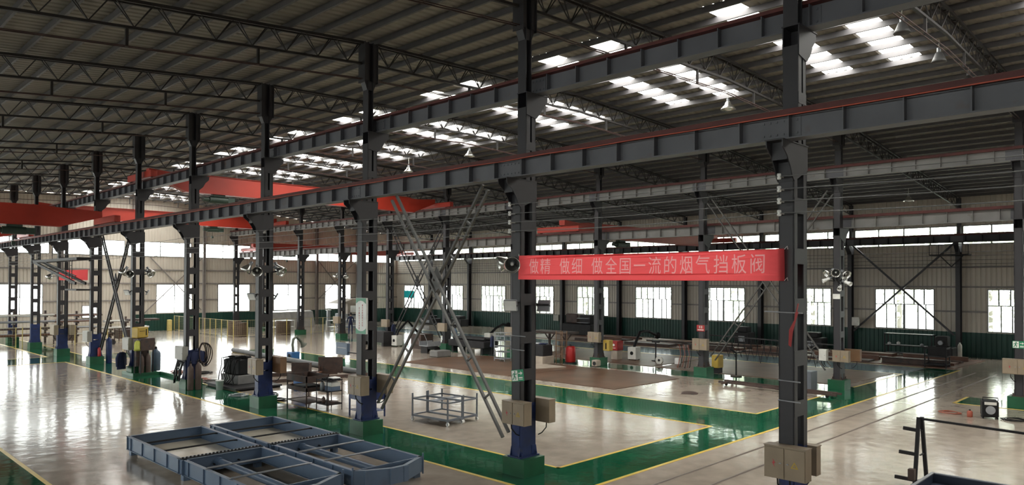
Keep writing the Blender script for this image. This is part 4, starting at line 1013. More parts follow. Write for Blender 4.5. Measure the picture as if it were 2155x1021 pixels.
for i in range(7): rr = random.Random(50 + i); yy = -0.5 + 0.17 * i; J_ = lambda: rr.uniform(-0.16, 0.16); MB().tube([(-0.2, yy, 1.02), (-0.40 - 0.06 * rr.random(), yy + J_(), 1.0), (-0.46, yy + J_(), 0.75), (-0.45 - 0.08 * rr.random(), yy + J_(), 0.42), (-0.5, yy + J_(), 0.2), (-0.6, yy + J_(), 0.02)], 0.018, 6).build('cable', BLACK, t)
tag(MB().box(-0.95, 0.95, -1.35, 1.35, 0.06, 0.12).box(-0.9, -0.8, -1.3, 1.3, 0, 0.06).box(0.8, 0.9, -1.3, 1.3, 0, 0.06).build('steel_pallet', DARK, None, (13.35, 28.15, 0)), 'low dark steel pallet under the black welding machine', 'pallet')
t = thing('bucket', 'white plastic bucket on the floor beside the dark steel pallet', 'bucket', (12.2, 27.75, 0))
MB().lathe([(0, 0.01), (0.12, 0.01), (0.15, 0.36), (0.16, 0.36), (0.16, 0.38), (0.145, 0.38), (0.115, 0.03), (0, 0.03)], 20).build('body', WHITEM, t); MB().tube([(0.15 * math.cos(a), 0.15 * math.sin(a), 0.36 - 0.1 * math.sin(a)) for a in [i * PI / 10 for i in range(11)]], 0.005, 5).build('handle', GREYM, t)
def gas_cylinder(label, loc, r, h, m, name='gas_cylinder'):
    t = thing(name, label, 'gas cylinder', loc)
    b = MB(); b.lathe([(0, 0), (r * 0.9, 0), (r, 0.03), (r, h - 0.22), (r * 0.85, h - 0.13), (r * 0.4, h - 0.06), (r * 0.33, h), (0, h)], 20); b.build('body', m, t)
    MB().lathe([(0, h), (r * 0.28, h), (r * 0.3, h + 0.06), (r * 0.18, h + 0.10), (0, h + 0.11)], 12).box(-r * 0.55, r * 0.1, -0.012, 0.012, h + 0.03, h + 0.055).build('valve', DARK, t)
gas_cylinder('brown gas cylinder at the foot of the grey box column, left of two', (11.40, 28.53, 0), 0.115, 1.02, CYLB)
gas_cylinder('brown gas cylinder at the foot of the grey box column, right of two', (11.66, 28.44, 0), 0.115, 1.08, CYLB)
gas_cylinder('brown gas cylinder in front of the yellow wire feeder column, left of two', (11.62, 34.48, 0.1), 0.11, 0.86, CYLB)
gas_cylinder('brown gas cylinder in front of the yellow wire feeder column, right of two', (11.90, 34.48, 0.1), 0.11, 0.88, CYLB)
gas_cylinder('thick blue grey gas cylinder right of the yellow wire feeder column', (12.45, 35.1, 0.1), 0.20, 1.0, CYLG)
gas_cylinder('grey green gas cylinder standing behind the grey hand cart', (29.9, 34.25, 0), 0.14, 1.35, CYLG)
gas_cylinder('small pale gas cylinder by the wall column at the right', (47.2, 10.75, 0), 0.11, 0.9, LIGHTM)
t = thing('hose_coil', 'dark hoses coiled up on the column with two brown gas cylinders', 'hose', (XA + 0.30, yk(4) - 0.34, 1.45))
for q in range(5):
    rr = random.Random(q); MB().tube([((0.13 + 0.03 * q) * math.cos(a) + 0.02 * q, -0.03 * q + 0.05 * math.sin(2 * a + q), (0.34 + 0.03 * q) * math.sin(a) - 0.03 * q) for a in [2 * PI * i / 20 for i in range(21)]], 0.02, 6).build('loop', BLACK if q % 2 else DBROWN, t)
t = thing('hose_coil', 'tangle of dark hoses hanging below the pale grey switch box', 'hose', (XA - 0.42, yk(4), 0.0))
for q in range(6):
    rr = random.Random(20 + q); y = -0.3 + 0.12 * q
    J_ = lambda: rr.uniform(-0.14, 0.14); MB().tube([(0.05, y, 1.12), (-0.05, y + J_(), 0.85), (-0.1 * rr.random(), y + J_(), 0.6), (-0.1, y + J_(), 0.3 + 0.25 * rr.random()), (-0.06, y + J_() + 0.1, 0.2 + 0.3 * rr.random()), (-0.02, y + 0.14, 0.75), (0.05, y + 0.08, 1.1)], 0.02, 6).build('loop', BLACK, t)
MB().bar((0.05, -0.4, 1.12), (0.05, 0.45, 1.12), 0.03).bar((0.05, 0, 1.12), (0.2, 0, 1.12), 0.03).build('hanger_bar', DARK, t)
def jacket(label, loc, rotz, m, w_=0.5, h=0.75, arms=True):
    t = thing('jacket', label, 'jacket', loc, rotz)
    b = MB(); n = 12; prof = [(0.0, 0.22, 0.05), (-0.06, 0.42, 0.09), (-0.2, 0.46, 0.11), (-0.45, 0.44, 0.12), (-h, 0.50, 0.13)]
    for z, ww, dd in prof:
        for k in range(n): a = 2 * PI * k / n; b.v.append((ww * w_ * math.cos(a) * (1 + 0.05 * math.sin(3 * a + z * 9)), dd * math.sin(a) * (1 + 0.2 * math.sin(4 * a + z * 7)), z))
    for i in range(len(prof) - 1):
        for k in range(n): l = (k + 1) % n; b.f.append((i * n + k, i * n + l, i * n + n + l, i * n + n + k)); b.m.append(0); b.s.append(True)
    b.f.append(tuple(range(n))); b.m.append(0); b.s.append(False)
    b.build('body', m, t)
    if arms:
        for s in (-1, 1): MB().tube([(s * 0.36 * w_, 0, -0.06), (s * 0.52 * w_, 0.02, -0.25), (s * 0.54 * w_, 0.0, -0.62)], 0.06, 8, radii=[0.055, 0.065, 0.05]).build('sleeve', m, t)
    MB().tube([(0, 0, -0.01), (0, 0.0, 0.05), (0.03, 0.06, 0.07)], 0.008, 5).build('hook', GREYM, t)
jacket('navy work jacket hanging below the dull grey switch box', (XA - 0.60, 35.12, 1.04), 0.75, NAVY, 0.62, 0.75)
jacket('navy work jacket hung on the column with two brown gas cylinders', (XA + 0.10, yk(4) - 0.36, 1.5), 0.2, NAVY, 0.7, 0.5)
jacket('navy work jacket hung near the left white fume extractor', (XB - 0.1, 40.42, 1.35), 0.7, NAVY, 0.75, 0.85)
jacket('navy work jacket hung on the thin stand left of the wire shelf trolley', (29.2, 30.2, 1.12), 0.7, NAVY, 0.7, 0.6)
t = thing('wire_feeder', 'yellow wire feeder box on the column behind the hanging blue jacket', 'wire feeder', (XA - 0.02, yk(5) - 0.44, 1.68), 0.5)
MB().rbox(-0.31, 0.31, -0.18, 0.18, 0, 0.48, 0.03).build('body', YELLOW, t); MB().box(0.14, 0.2, -0.185, -0.18, 0.1, 0.38).build('handle', BLACK, t); MB().box(-0.22, 0.08, -0.184, -0.18, 0.29, 0.31).build('trim_line', DARK, t)
t = thing('tool_cabinet', 'dark cabinet under the yellow wire feeder', 'cabinet', (XA + 0.12, yk(5) - 0.52, 1.12), 0.4)
MB().rbox(-0.38, 0.38, -0.24, 0.24, 0, 0.54, 0.01).build('body', DBROWN, t); MB().tube([(0.38, -0.1, 0.5), (0.5, -0.12, 0.3), (0.4, -0.14, 0.05)], 0.015, 6).build('cable', BLACK, t)
MB().box(-0.34, 0.34, 0.08, 0.2, -0.70, -0.02).build('lower_body', DBROWN, t)
for s in (-1, 1): MB().box(s * 0.33 - 0.02, s * 0.33 + 0.02, -0.2, -0.16, -1.02, 0).box(s * 0.33 - 0.02, s * 0.33 + 0.02, 0.16, 0.2, -1.02, 0).build('stand_leg', DARK, t)
jacket('lime yellow vest hung in front of the dark cabinet', (XA - 0.22, yk(5) - 0.78, 1.58), 0.4, HIVIS, 0.36, 0.38, False)
b = MB(); b.box(11.22, 11.32, 34.3, 35.75, 0, 0.13); b.box(11.32, 12.46, 34.28, 34.36, 0, 0.13); b.box(12.36, 12.46, 32.3, 34.28, 0, 0.13); b.box(11.32, 12.4, 34.36, 35.75, 0.0, 0.1)
tag(b.build('floor_kerb', BLOCK), 'low green kerb around the yellow wire feeder column', 'kerb')
t = thing('fire_extinguisher', 'red fire extinguisher on the green block of the column with the ladder', 'fire extinguisher', (XA + 0.12, yk(6) - 0.23, 0.39)); MB().lathe([(0, 0), (0.07, 0), (0.075, 0.02), (0.075, 0.38), (0.03, 0.45), (0, 0.45)], 14).build('body', REDP, t); MB().cyl((0, 0), 0.02, 0.45, 0.51, 8).box(-0.02, 0.1, -0.01, 0.01, 0.5, 0.53).build('valve', BLACK, t)
gas_cylinder('navy gas cylinder behind the red fire extinguisher', (XA + 0.58, yk(6) - 0.2, 0.0), 0.14, 1.35, BLUEP)
t = thing('bucket', 'small grey pail on the floor right of the yellow wire feeder column', 'bucket', (14.2, 35.3, 0)); MB().lathe([(0, 0.01), (0.11, 0.01), (0.14, 0.3), (0.13, 0.3), (0.1, 0.03), (0, 0.03)], 18).build('body', TAN, t); MB().tube([(0.13 * math.cos(a), 0.13 * math.sin(a), 0.29 + 0.1 * math.sin(a)) for a in [i * PI / 8 for i in range(9)]], 0.005, 5).build('handle', GREYM, t)
for lab, loc, sd, r, m in (('black hose loops on the floor just behind the low green kerb', (13.9, 33.4, 0), 31, 0.4, BLACK), ('brown hose loops on the floor right of the hanging hose tangle', (12.9, 31.2, 0), 32, 0.38, COPPER), ('black hose loops on the floor between pallet end and upright plates', (14.9, 26.3, 0), 33, 0.4, BLACK), ('dark hose loops under the brown work table front edge', (12.6, 23.9, 0), 34, 0.3, BLACK), ('tangle of brown hose on the floor between the yellow wire feeder and grey pail', (13.3, 34.6, 0.0), 8, 0.35, COPPER), ('black cable lying on the floor left of the welding machine pallet', (12.9, 30.1, 0), 9, 0.45, BLACK), ('coil of dark hose on the floor between pallet and brown work table', (12.9, 25.3, 0), 11, 0.36, BLACK), ('grey hose loops on the floor in front of the dark steel pallet', (12.1, 25.9, 0), 12, 0.33, GREYM)):
    tag(coil(0, 0, r, 4, 0, m, 0.014, sd).build('hose_coil', m, None, loc), lab, 'hose')
tag(MB().tube([(19.4, 42.3, 0.13), (18.7, 27.6, 0.13)], 0.13, 16).tube([(19.4, 42.31, 0.13), (19.4, 42.29, 0.13)], 0.11, 16).build('steel_pipe', PIPEM), 'long grey steel pipe lying on the floor behind the work table', 'pipe')
tag(MB().box(-0.02, 0.02, -0.55, 0.55, 0, 0.70).box(-0.2, 0.02, -0.5, -0.46, 0, 0.3).box(-0.2, 0.02, 0.46, 0.5, 0, 0.3).build('steel_plate', DBROWN, None, (17.6, 28.6, 0.14), 0.75), 'dark brown steel plate standing upright, right of two', 'steel plate')
tag(MB().box(-0.02, 0.02, -0.42, 0.42, 0, 0.68).box(-0.35, 0.02, -0.42, -0.38, 0, 0.68).build('steel_plate', DBROWN, None, (15.6, 27.6, 0.14), 0.75), 'dark brown steel box plate standing upright, left of two', 'steel plate')
tag(MB().bar((13.2, 29.6, 0.06), (17.2, 30.6, 0.06), 0.12, 0.12).build('steel_beam', DBROWN), 'dark brown steel beam on the floor behind the welding machine', 'steel beam')
tag(MB().bar((14.6, 28.2, 0.07), (18.8, 27.4, 0.07), 0.15, 0.14).build('steel_beam', DBROWN), 'dark brown steel beam under the upright plates, nearer of two', 'steel beam')
tag(MB().bar((14.9, 27.0, 0.07), (17.8, 29.3, 0.21), 0.12, 0.06).build('steel_beam', RUST2), 'rusty brown bar lying across the beam under the upright plates', 'steel beam')
tag(MB().bar((15.2, 30.3, 0.08), (18.2, 29.0, 0.08), 0.15, 0.16).build('steel_beam', DBROWN), 'dark brown steel beam under the upright plates, farther of two', 'steel beam')
t = thing('water_drum', 'small blue drum behind the column left of the brown work table', 'drum', (14.4, 25.6, 0)); MB().lathe([(0, 0), (0.22, 0), (0.24, 0.1), (0.24, 0.5), (0.2, 0.6), (0, 0.6)], 18).build('body', BLUE, t); MB().cyl((0.1, 0), 0.03, 0.6, 0.63, 8).build('cap', DARK, t)

def fume_extractor(label, loc, rotz, body, arm_pts, sz=(0.55, 0.5, 0.72), m=LIGHTM, am=BLACK):
    t = thing('fume_extractor', label, 'fume extractor', loc, rotz); wx, wy, h = sz
    MB().rbox(-wx / 2, wx / 2, -wy / 2, wy / 2, 0.06, h, 0.02).build('cabinet', m, t)
    for u in (-wx / 2 + 0.07, wx / 2 - 0.07):
        for v in (-wy / 2 + 0.07, wy / 2 - 0.07): MB().tube([(u - 0.015, v, 0.03), (u + 0.015, v, 0.03)], 0.03, 10).box(u - 0.02, u + 0.02, v - 0.02, v + 0.02, 0.05, 0.07).build('caster', BLACK, t)
    MB().tube([(-wx / 2 - 0.008, 0, h * 0.55), (-wx / 2 + 0.01, 0, h * 0.55)], 0.10, 16).build('outlet', BLACK, t)
    P = [(0, 0, h)] + arm_pts
    MB().tube(P, 0.075, 10).build('arm', am, t)
    d = (Vector(P[-1]) - Vector(P[-2])).normalized(); q = Vector(P[-1])
    MB().tube([q, q + d * 0.1, q + d * 0.22], 0.1, 14, radii=[0.085, 0.11, 0.2]).build('hood', am, t)
fume_extractor('white fume extractor with a black arm, left one of three in the far area', (28.9, 38.9, 0), 0.1, None, [(0.1, 0.0, 1.0), (1.0, 0.05, 1.65), (1.6, 0.05, 1.1), (1.9, 0.05, 0.85)])
fume_extractor('white fume extractor with a black arm, middle one of three in the far area', (32.1, 33.4, 0), 0.1, None, [(0.1, 0, 1.0), (0.6, 0.0, 1.3), (1.3, 0.0, 1.5), (1.6, 0, 1.45)], (0.6, 0.5, 1.0))
fume_extractor('white fume extractor with a black arm, right one of three in the far area', (33.05, 23.05, 0), 0.1, None, [(0.12, 0, 0.9), (0.65, 0, 1.5), (1.5, 0, 1.52), (2.5, 0, 1.25)])
fume_extractor('small blue and grey fume extractor with a bent khaki arm, behind the long pipe', (19.85, 36.0, 0), 0.1, None, [(-0.05, 0, 0.8), (0.0, 0, 1.1), (0.2, 0.0, 1.22), (0.42, 0, 1.02), (0.52, 0, 0.9)], (0.5, 0.5, 0.42), BLUE, KHAKI)

# ---- rusty plates on the floor
def floor_plate(label, poly, z, m=RUST):
    return tag(MB().prism(poly, 'z', 0.002, z).build('floor_plate', m), label, 'steel plate')
floor_plate('large rusty steel plate area on the floor, right part beside the middle green lane', [(23.25, 17.15), (28.0, 17.15), (28.6, 18.2), (28.4, 22.6), (23.2, 22.9)], 0.02)
floor_plate('large rusty steel plate area on the floor behind the big crossed brace', [(23.2, 22.98), (28.4, 22.68), (28.8, 30.4), (25.6, 31.4), (23.4, 30.8)], 0.018)
floor_plate('rusty steel plate area on the floor behind the lamp cluster column', [(31.0, 11.3), (36.8, 11.1), (36.7, 20.5), (31.0, 20.3)], 0.02)
floor_plate('rusty steel plate area on the floor around the right fume extractor', [(31.1, 20.6), (36.7, 20.8), (36.7, 29.5), (31.2, 29.3)], 0.018)
floor_plate('long rusty plate on the floor at the foot of the window wall', [(41.0, 9.6), (46.6, 9.4), (46.8, 40.0), (41.2, 40.0)], 0.03, RUST2)
floor_plate('loose grey brown plate on top of the big rusty plate area', [(26.0, 23.8), (27.6, 23.3), (27.9, 25.2), (26.6, 25.6)], 0.05, TAN)
b = MB(); b.add([(24.6 + 0.42 * math.cos(a) * (1 + 0.2 * math.sin(3 * a)), 14.6 + 0.34 * math.sin(a) * (1 + 0.25 * math.sin(2 * a)), 0.006) for a in [i * PI / 10 for i in range(20)]], [tuple(range(20))]); struct(b.build('floor_stain', DBROWN))

# ---- second row neighbourhood
t = thing('hose_drum', 'bright red upright drum standing left of the tan box column', 'drum', (29.2, 24.35, 0.08)); b = MB(); b.lathe([(0, 0), (0.25, 0), (0.27, 0.05), (0.27, 0.72), (0.22, 0.82), (0, 0.84)], 20); b.build('body', REDP, t); MB().tube([(-0.16, -0.16, 0.78), (-0.14, -0.14, 0.92), (0.14, 0.14, 0.92), (0.16, 0.16, 0.78)], 0.015, 6).build('handle', DARK, t); MB().cyl((0, 0), 0.3, -0.08, 0.0, 18).build('base', DARK, t)
t = thing('red_cabinet', 'red cabinet with a white emblem on a grey stand', 'cabinet', (32.75, 24.0, 0)); MB().box(-0.24, 0.24, -0.2, 0.2, 0, 0.5).build('stand', TAN, t); MB().rbox(-0.28, 0.28, -0.24, 0.24, 0.5, 1.02, 0.02).build('cabinet', REDP, t)
b = MB(); b.tube([(-0.282, 0.0, 0.80), (-0.286, 0.0, 0.80)], 0.07, 14); b.box(-0.286, -0.281, -0.12, 0.12, 0.62, 0.65); b.build('emblem', SIGNW, t)
t = thing('wire_feeder', 'yellow wire feeder hung right of the tan box on the hose drum column', 'wire feeder', (XB + 0.05, 22.45, 0.75)); MB().rbox(-0.16, 0.16, -0.2, 0.2, 0, 0.55, 0.02).build('body', YELLOW, t); MB().tube([(-0.17, 0, 0.1), (-0.18, 0.0, 0.4)], 0.03, 6).build('handle', BLACK, t); MB().bar((0.02, 0.2, 0.35), (0.02, 0.42, 0.35), 0.04).build('bracket', DARK, t)
t = thing('wire_feeder', 'yellow wire feeder on the floor right of the small red notice column', 'wire feeder', (31.1, 17.0, 0.0)); MB().rbox(-0.25, 0.25, -0.17, 0.17, 0.25, 0.85, 0.02).build('body', YELLOW, t); MB().box(-0.2, 0.2, -0.15, 0.15, 0, 0.25).build('stand', DARK, t)
t = thing('small_motor', 'small pale box shaped motor at the foot of the hose drum column', 'motor', (29.05, 22.55, 0)); MB().rbox(-0.2, 0.2, -0.16, 0.16, 0.02, 0.34, 0.04).build('body', TAN, t); MB().tube([(-0.21, -0.04, 0.18), (-0.2, -0.04, 0.18)], 0.1, 14).build('fan_cover', DARK, t); MB().box(-0.2, 0.2, -0.12, 0.12, 0, 0.02).build('base', DARK, t)
t = thing('welding_machine', 'large dark welding set on a pale chest left of the red drum', 'welding machine', (28.1, 25.5, 0)); MB().rbox(-0.45, 0.45, -0.6, 0.6, 0, 0.42, 0.02).build('chest', TAN, t); MB().rbox(-0.38, 0.4, -0.55, 0.55, 0.42, 1.0, 0.03).build('body', DARK, t)
coil(0.0, 0.2, 0.2, 4, 1.0, GREYM, 0.02, 6).build('cable_coil', GREYM, t); coil(0, -0.25, 0.2, 4, 1.0, NAVY, 0.02, 7).build('cable_coil', NAVY, t)
shelf_table('brass_rack', 'narrow orange brown rack behind the large dark welding set', 'rack', (28.6, 24.4, 0), 0.4, 0.45, 1.7, [(0.5, 0), (0.9, 0), (1.2, 0), (1.6, 0)], ORANGEBOX, 0, 0.035)
t = thing('grinding_wheel', 'pale round wheel standing on the floor right of the right fume extractor', 'wheel', (32.3, 20.95, 0)); MB().tube([(-0.05, 0, 0.21), (0.05, 0, 0.21)], 0.21, 20).build('rim', LIGHTM, t); MB().tube([(-0.055, 0, 0.21), (0.055, 0, 0.21)], 0.07, 12).build('hub', DARK, t)
tag(MB().rbox(-0.12, 0.12, -0.12, 0.12, 0, 0.32, 0.02).build('socket_box', WHITEM, None, (33.0, 20.3, 0.0)), 'small white box on the floor right of the pale round wheel', 'box')
t = thing('pipe_stand', 'dark upright stand behind the pale round wheel', 'stand', (33.4, 21.9, 0)); MB().tube([(0, 0, 0.05), (0, 0, 1.0)], 0.04, 8).build('post', DARK, t); MB().cyl((0, 0), 0.22, 0, 0.05, 14).build('base', DARK, t); MB().box(-0.08, 0.08, -0.2, 0.2, 1.0, 1.12).build('head', DARK, t)
t = thing('pipe_stand', 'black stand with a forked head among the hanging cables', 'stand', (30.6, 15.8, 0)); MB().tube([(0, 0, 0.05), (0, 0, 1.05)], 0.035, 8).build('post', BLACK, t); MB().cyl((0, 0), 0.25, 0, 0.05, 14).build('base', DBROWN, t); MB().bar((0, 0, 1.05), (0.05, 0.3, 1.2), 0.06).bar((0, 0, 1.05), (0.05, -0.45, 1.18), 0.05).build('head', BLACK, t)
t = thing('pipe_stand', 'thin dark stand with a hanging navy jacket left of the wire shelf trolley', 'stand', (29.28, 30.32, 0)); MB().tube([(0, 0, 0.04), (0, 0, 1.2)], 0.025, 8).build('post', DARK, t); MB().cyl((0, 0), 0.2, 0, 0.04, 14).build('base', DARK, t); MB().bar((0, 0, 1.19), (-0.1, -0.12, 1.19), 0.02).build('arm', DARK, t)
t = thing('cable_boom', 'long thin boom with hanging black cables between two second row columns', 'boom', (XB + 0.42, 0, 0)); MB().bar((0, 16.9, 1.82), (0, 11.1, 1.7), 0.05).build('beam', DARK, t)
for i in range(14):
    y = 15.9 - 0.3 * i; r = random.Random(i)
    MB().tube([(0, y, 1.78), (0.04, y - 0.05, 1.5 - 0.2 * r.random()), (-0.05, y + 0.12 * (r.random() - .5), 1.15 - 0.3 * r.random()), (0.05, y + 0.1, 0.95 - 0.25 * r.random()), (0.02, y + 0.22, 1.25), (0, y + 0.2, 1.78)], 0.013, 5).build('cable', BLACK, t)
t = thing('hose_bundle', 'bundle of dark red hoses hanging left of the small red notice column', 'hose', (XB - 0.15, 17.9, 0))
for i in range(6): MB().tube([(0.02 * i, 0.13 * i - 0.3, 1.35), (0.03 * i, 0.13 * i - 0.36, 0.9), (0.0, 0.13 * i - 0.28, 0.35 - 0.05 * (i % 3)), (0.08, 0.13 * i - 0.2, 0.3)], 0.016, 6).build('hose', COPPER if i % 2 else BLACK, t)
MB().bar((0, -0.9, 1.37), (0, 0.5, 1.37), 0.03).build('hanger_bar', DARK, t)
t = thing('steel_carriage', 'long low steel carriage with small wheels in front of the lamp cluster column', 'carriage', (27.6, 12.55, 0))
for s in (-1, 1): MB().bar((0.25 * s + 0.2, 2.45, 0.13), (0.25 * s - 0.2, -2.45, 0.13), 0.07, 0.08).build('rail', DBROWN, t)
for y in (-2.1, -0.2, 2.1): MB().box(-0.45, 0.5, y - 0.04, y + 0.04, 0.09, 0.13).build('crossbar', DBROWN, t)
for y in (-2.1, 2.1):
    for s in (-1, 1): MB().tube([(0.25 * s + 0.085 * y - 0.02, y, 0.06), (0.25 * s + 0.085 * y + 0.02, y, 0.06)], 0.06, 10).build('wheel', BLACK, t)
t = thing('steel_cabinet', 'blue grey steel cabinet left of the lamp cluster column', 'cabinet', (28.5, 11.75, 0)); MB().rbox(-0.3, 0.3, -0.3, 0.3, 0.03, 0.78, 0.01).build('body', SLATEG, t); MB().box(-0.31, -0.3, -0.26, 0.26, 0.08, 0.74).build('door', SLATEG, t); MB().box(-0.28, 0.28, -0.28, 0.28, 0, 0.03).build('base', DARK, t)
t = thing('hand_cart', 'grey hand cart with a tilted handle, its wheels on the rusty plate edge', 'cart', (27.6, 33.9, 0))
MB().box(-0.5, 0.5, -0.4, 0.4, 0.42, 0.46).box(-0.5, 0.5, -0.4, -0.37, 0.46, 0.7).box(-0.5, 0.5, 0.37, 0.4, 0.46, 0.7).build('tray', GREYM, t)
MB().tube([(-0.45, 0.38, 0.6), (-0.75, 0.4, 1.15), (-0.75, -0.4, 1.15), (-0.45, -0.38, 0.6)], 0.018, 6).build('handle', GREYM, t)
for s in (-1, 1): MB().tube([(0.2, s * 0.43, 0.2), (0.2, s * 0.49, 0.2)], 0.2, 16).build('wheel', BLACK, t)
MB().tube([(0.2, -0.45, 0.2), (0.2, 0.45, 0.2)], 0.015, 6).box(0.1, 0.3, -0.35, 0.35, 0.2, 0.42).build('axle_frame', DARK, t); MB().box(-0.45, -0.4, -0.3, 0.3, 0, 0.42).build('rest_leg', DARK, t)
tag(MB().rbox(-0.5, 0.5, -0.35, 0.35, 0, 0.34, 0.03).build('crate', GREYC, None, (26.6, 31.75, 0.02)), 'grey crate on the floor right of the grey hand cart', 'crate')
b = MB(); b.box(-0.5, 0.5, -0.5, 0.5, 0.3, 0.95); b.box(-0.4, 0.4, -0.45, 0.45, 0, 0.3); tag(b.build('machine_block', DBROWN, None, (29.0, 36.4, 0)), 'brown steel machine block below the tan box behind the grey hand cart', 'machine')
t = thing('roller_bench', 'dark roller bench right of the column behind the grey hand cart', 'bench', (29.7, 32.4, 0)); MB().rbox(-0.6, 0.6, -1.6, 1.6, 0.35, 0.75, 0.03).build('bed', DARK, t)
for y in (-1.3, 1.3): MB().box(-0.5, 0.5, y - 0.08, y + 0.08, 0, 0.35).build('leg', DARK, t)
MB().tube([(-0.3, -1.4, 0.85), (-0.3, 1.4, 0.85)], 0.1, 12).tube([(0.2, -1.4, 0.85), (0.2, 1.4, 0.85)], 0.1, 12).build('roller', DARK, t)
for i, (x, y, nm) in enumerate([(28.7, 32.4, 'left of two, by the dark roller bench'), (28.5, 30.7, 'right of two, by the dark roller bench')]):
    t = thing('bucket', 'white bucket on the floor, ' + nm, 'bucket', (x, y, 0)); MB().lathe([(0, 0.01), (0.14, 0.01), (0.17, 0.36), (0.16, 0.36), (0.13, 0.03), (0, 0.03)], 18).build('body', WHITEM, t); MB().tube([(0.165 * math.cos(a), 0.165 * math.sin(a), 0.34 - 0.12 * math.sin(a)) for a in [j * PI / 8 for j in range(9)]], 0.006, 5).build('handle', GREYM, t)
shelf_table('shelf_trolley', 'grey wire shelf trolley just left of the left banner column', 'trolley', (27.2, 27.2, 0), 0.5, 0.8, 1.55, [(0.15, 0.03), (0.5, 0.03), (0.8, 0.03), (1.1, 0.03), (1.35, 0.03), (1.53, 0)], GREYM, 0, 0.03)
t = thing('steel_bench', 'dark red steel bench with splayed legs behind the left banner column', 'bench', (36.0, 31.5, 0)); MB().box(-0.7, 0.7, -1.6, 1.6, 0.92, 1.05).build('table_top', DBROWN, t)
for y in (-1.1, 0.3):
    b = MB(); b.bar((0, y, 0), (0, y, 0.92), 0.12); b.bar((0, y, 0.4), (0, y - 0.45, 0.92), 0.06); b.bar((0, y, 0.4), (0, y + 0.45, 0.92), 0.06); b.build('leg', DBROWN, t)
tag(MB().box(-1.3, 1.3, -0.4, 0.4, 0.25, 0.95).box(-1.2, -1.0, -0.35, 0.35, 0, 0.25).box(1.0, 1.2, -0.35, 0.35, 0, 0.25).build('machine_block', DARK, None, (28.45, 40.5, 0), 1.57), 'dark machine block behind the left white fume extractor', 'machine')

# ================================================================== ALONG THE WINDOW WALL
r = random.Random(11)
k = 0
for y0 in (9.9, 13.6, 17.6, 21.6, 26.0, 31.0):
    L_ = r.uniform(2.9, 3.6)
    for j in range(4):
        x0 = 41.6 + j * 1.2 + r.uniform(-0.1, 0.1); h = r.uniform(0.08, 0.3)
        b = MB(); 
        if (j + k) % 3 == 0: b.box(-0.13, 0.13, 0, L_, 0, 0.02).box(-0.13, 0.13, 0, L_, h, h + 0.02).box(-0.01, 0.01, 0, L_, 0.02, h)
        elif (j + k) % 3 == 1: b.box(-0.45, 0.45, 0, L_, 0, h * 0.6)
        else: b.box(-0.2, -0.05, 0, L_, 0, h).box(0.05, 0.2, 0, L_, 0, h * 0.7)
        o = b.build('stock_steel', RUST2 if j % 2 else DBROWN, None, (x0, y0, 0.032))
        tag(o, 'rusty stock steel by the window wall, %s group from right, %s from wall' % (ORD[k], ORD[3 - j]), 'stock steel')
    k += 1
t = thing('machine_shelf', 'dark long machine shelf under the right hand wall window', 'shelf', (47.0, 13.3, 0))
MB().box(-0.35, 0.35, -1.3, 1.3, 1.24, 1.28).build('shelf', DARK, t); MB().box(-0.35, 0.35, -1.3, 1.3, 0.55, 0.6).build('shelf', DARK, t); MB().box(-0.35, 0.35, -1.3, 1.3, 0.1, 0.14).build('shelf', DARK, t)
for y in (-1.25, 1.25):
    for x in (-0.32, 0.32): MB().box(x - 0.03, x + 0.03, y - 0.03, y + 0.03, 0, 1.24).build('leg', DARK, t)
for i, (y, h, m) in enumerate(((1.05, 0.16, WHITEM), (0.55, 0.22, WHITEM), (-0.7, 0.14, GREYM))):
    t = thing('jar', 'small pale container on the middle of the machine shelf, %s from the left' % ORD[i], 'jar', (46.85, 13.3 + y, 0.6)); MB().lathe([(0, 0), (0.1, 0), (0.1, h * 0.7), (0.05, h * 0.85), (0, h * 0.85)], 12).build('body', m, t); MB().cyl((0, 0), 0.05, h * 0.85, h, 10).build('lid', GREYM, t)
t = thing('machine_tool', 'dark machine tool beside the machine shelf, in front of the wall column', 'machine', (45.9, 11.3, 0)); MB().rbox(-0.5, 0.5, -0.6, 0.6, 0, 0.7, 0.04).build('base', DARK, t); MB().rbox(-0.3, 0.4, -0.3, 0.3, 0.7, 1.3, 0.05).build('head', DARK, t); MB().tube([(-0.3, 0, 0.95), (-0.5, 0, 0.95)], 0.12, 12).build('chuck', GREYM, t)
shelf_table('tool_cart', 'dark trolley standing at the end of the blue floor strip', 'cart', (40.9, 9.9, 0), 0.7, 1.0, 0.98, [(0.15, 0.05), (0.55, 0.05), (0.95, 0.08)], DARK, 0, 0.05)
t = thing('machine_tool', 'large dark press with a shelf of tools behind the hose drum', 'machine', (46.6, 37.6, 0)); MB().rbox(-0.8, 0.8, -1.5, 1.5, 0, 0.9, 0.05).build('base', DARK, t); MB().rbox(-0.6, 0.7, -1.3, -0.2, 0.9, 1.65, 0.05).build('head', DARK, t); MB().rbox(-0.5, 0.6, 0.1, 1.4, 0.9, 1.7, 0.08).build('housing', DBROWN, t)
b = MB(); b.box(-0.85, -0.6, -1.25, -0.1, 1.0, 1.03); b.box(-0.85, -0.6, -1.25, -0.1, 1.35, 1.38); b.build('tool_shelf', GREYM, t)
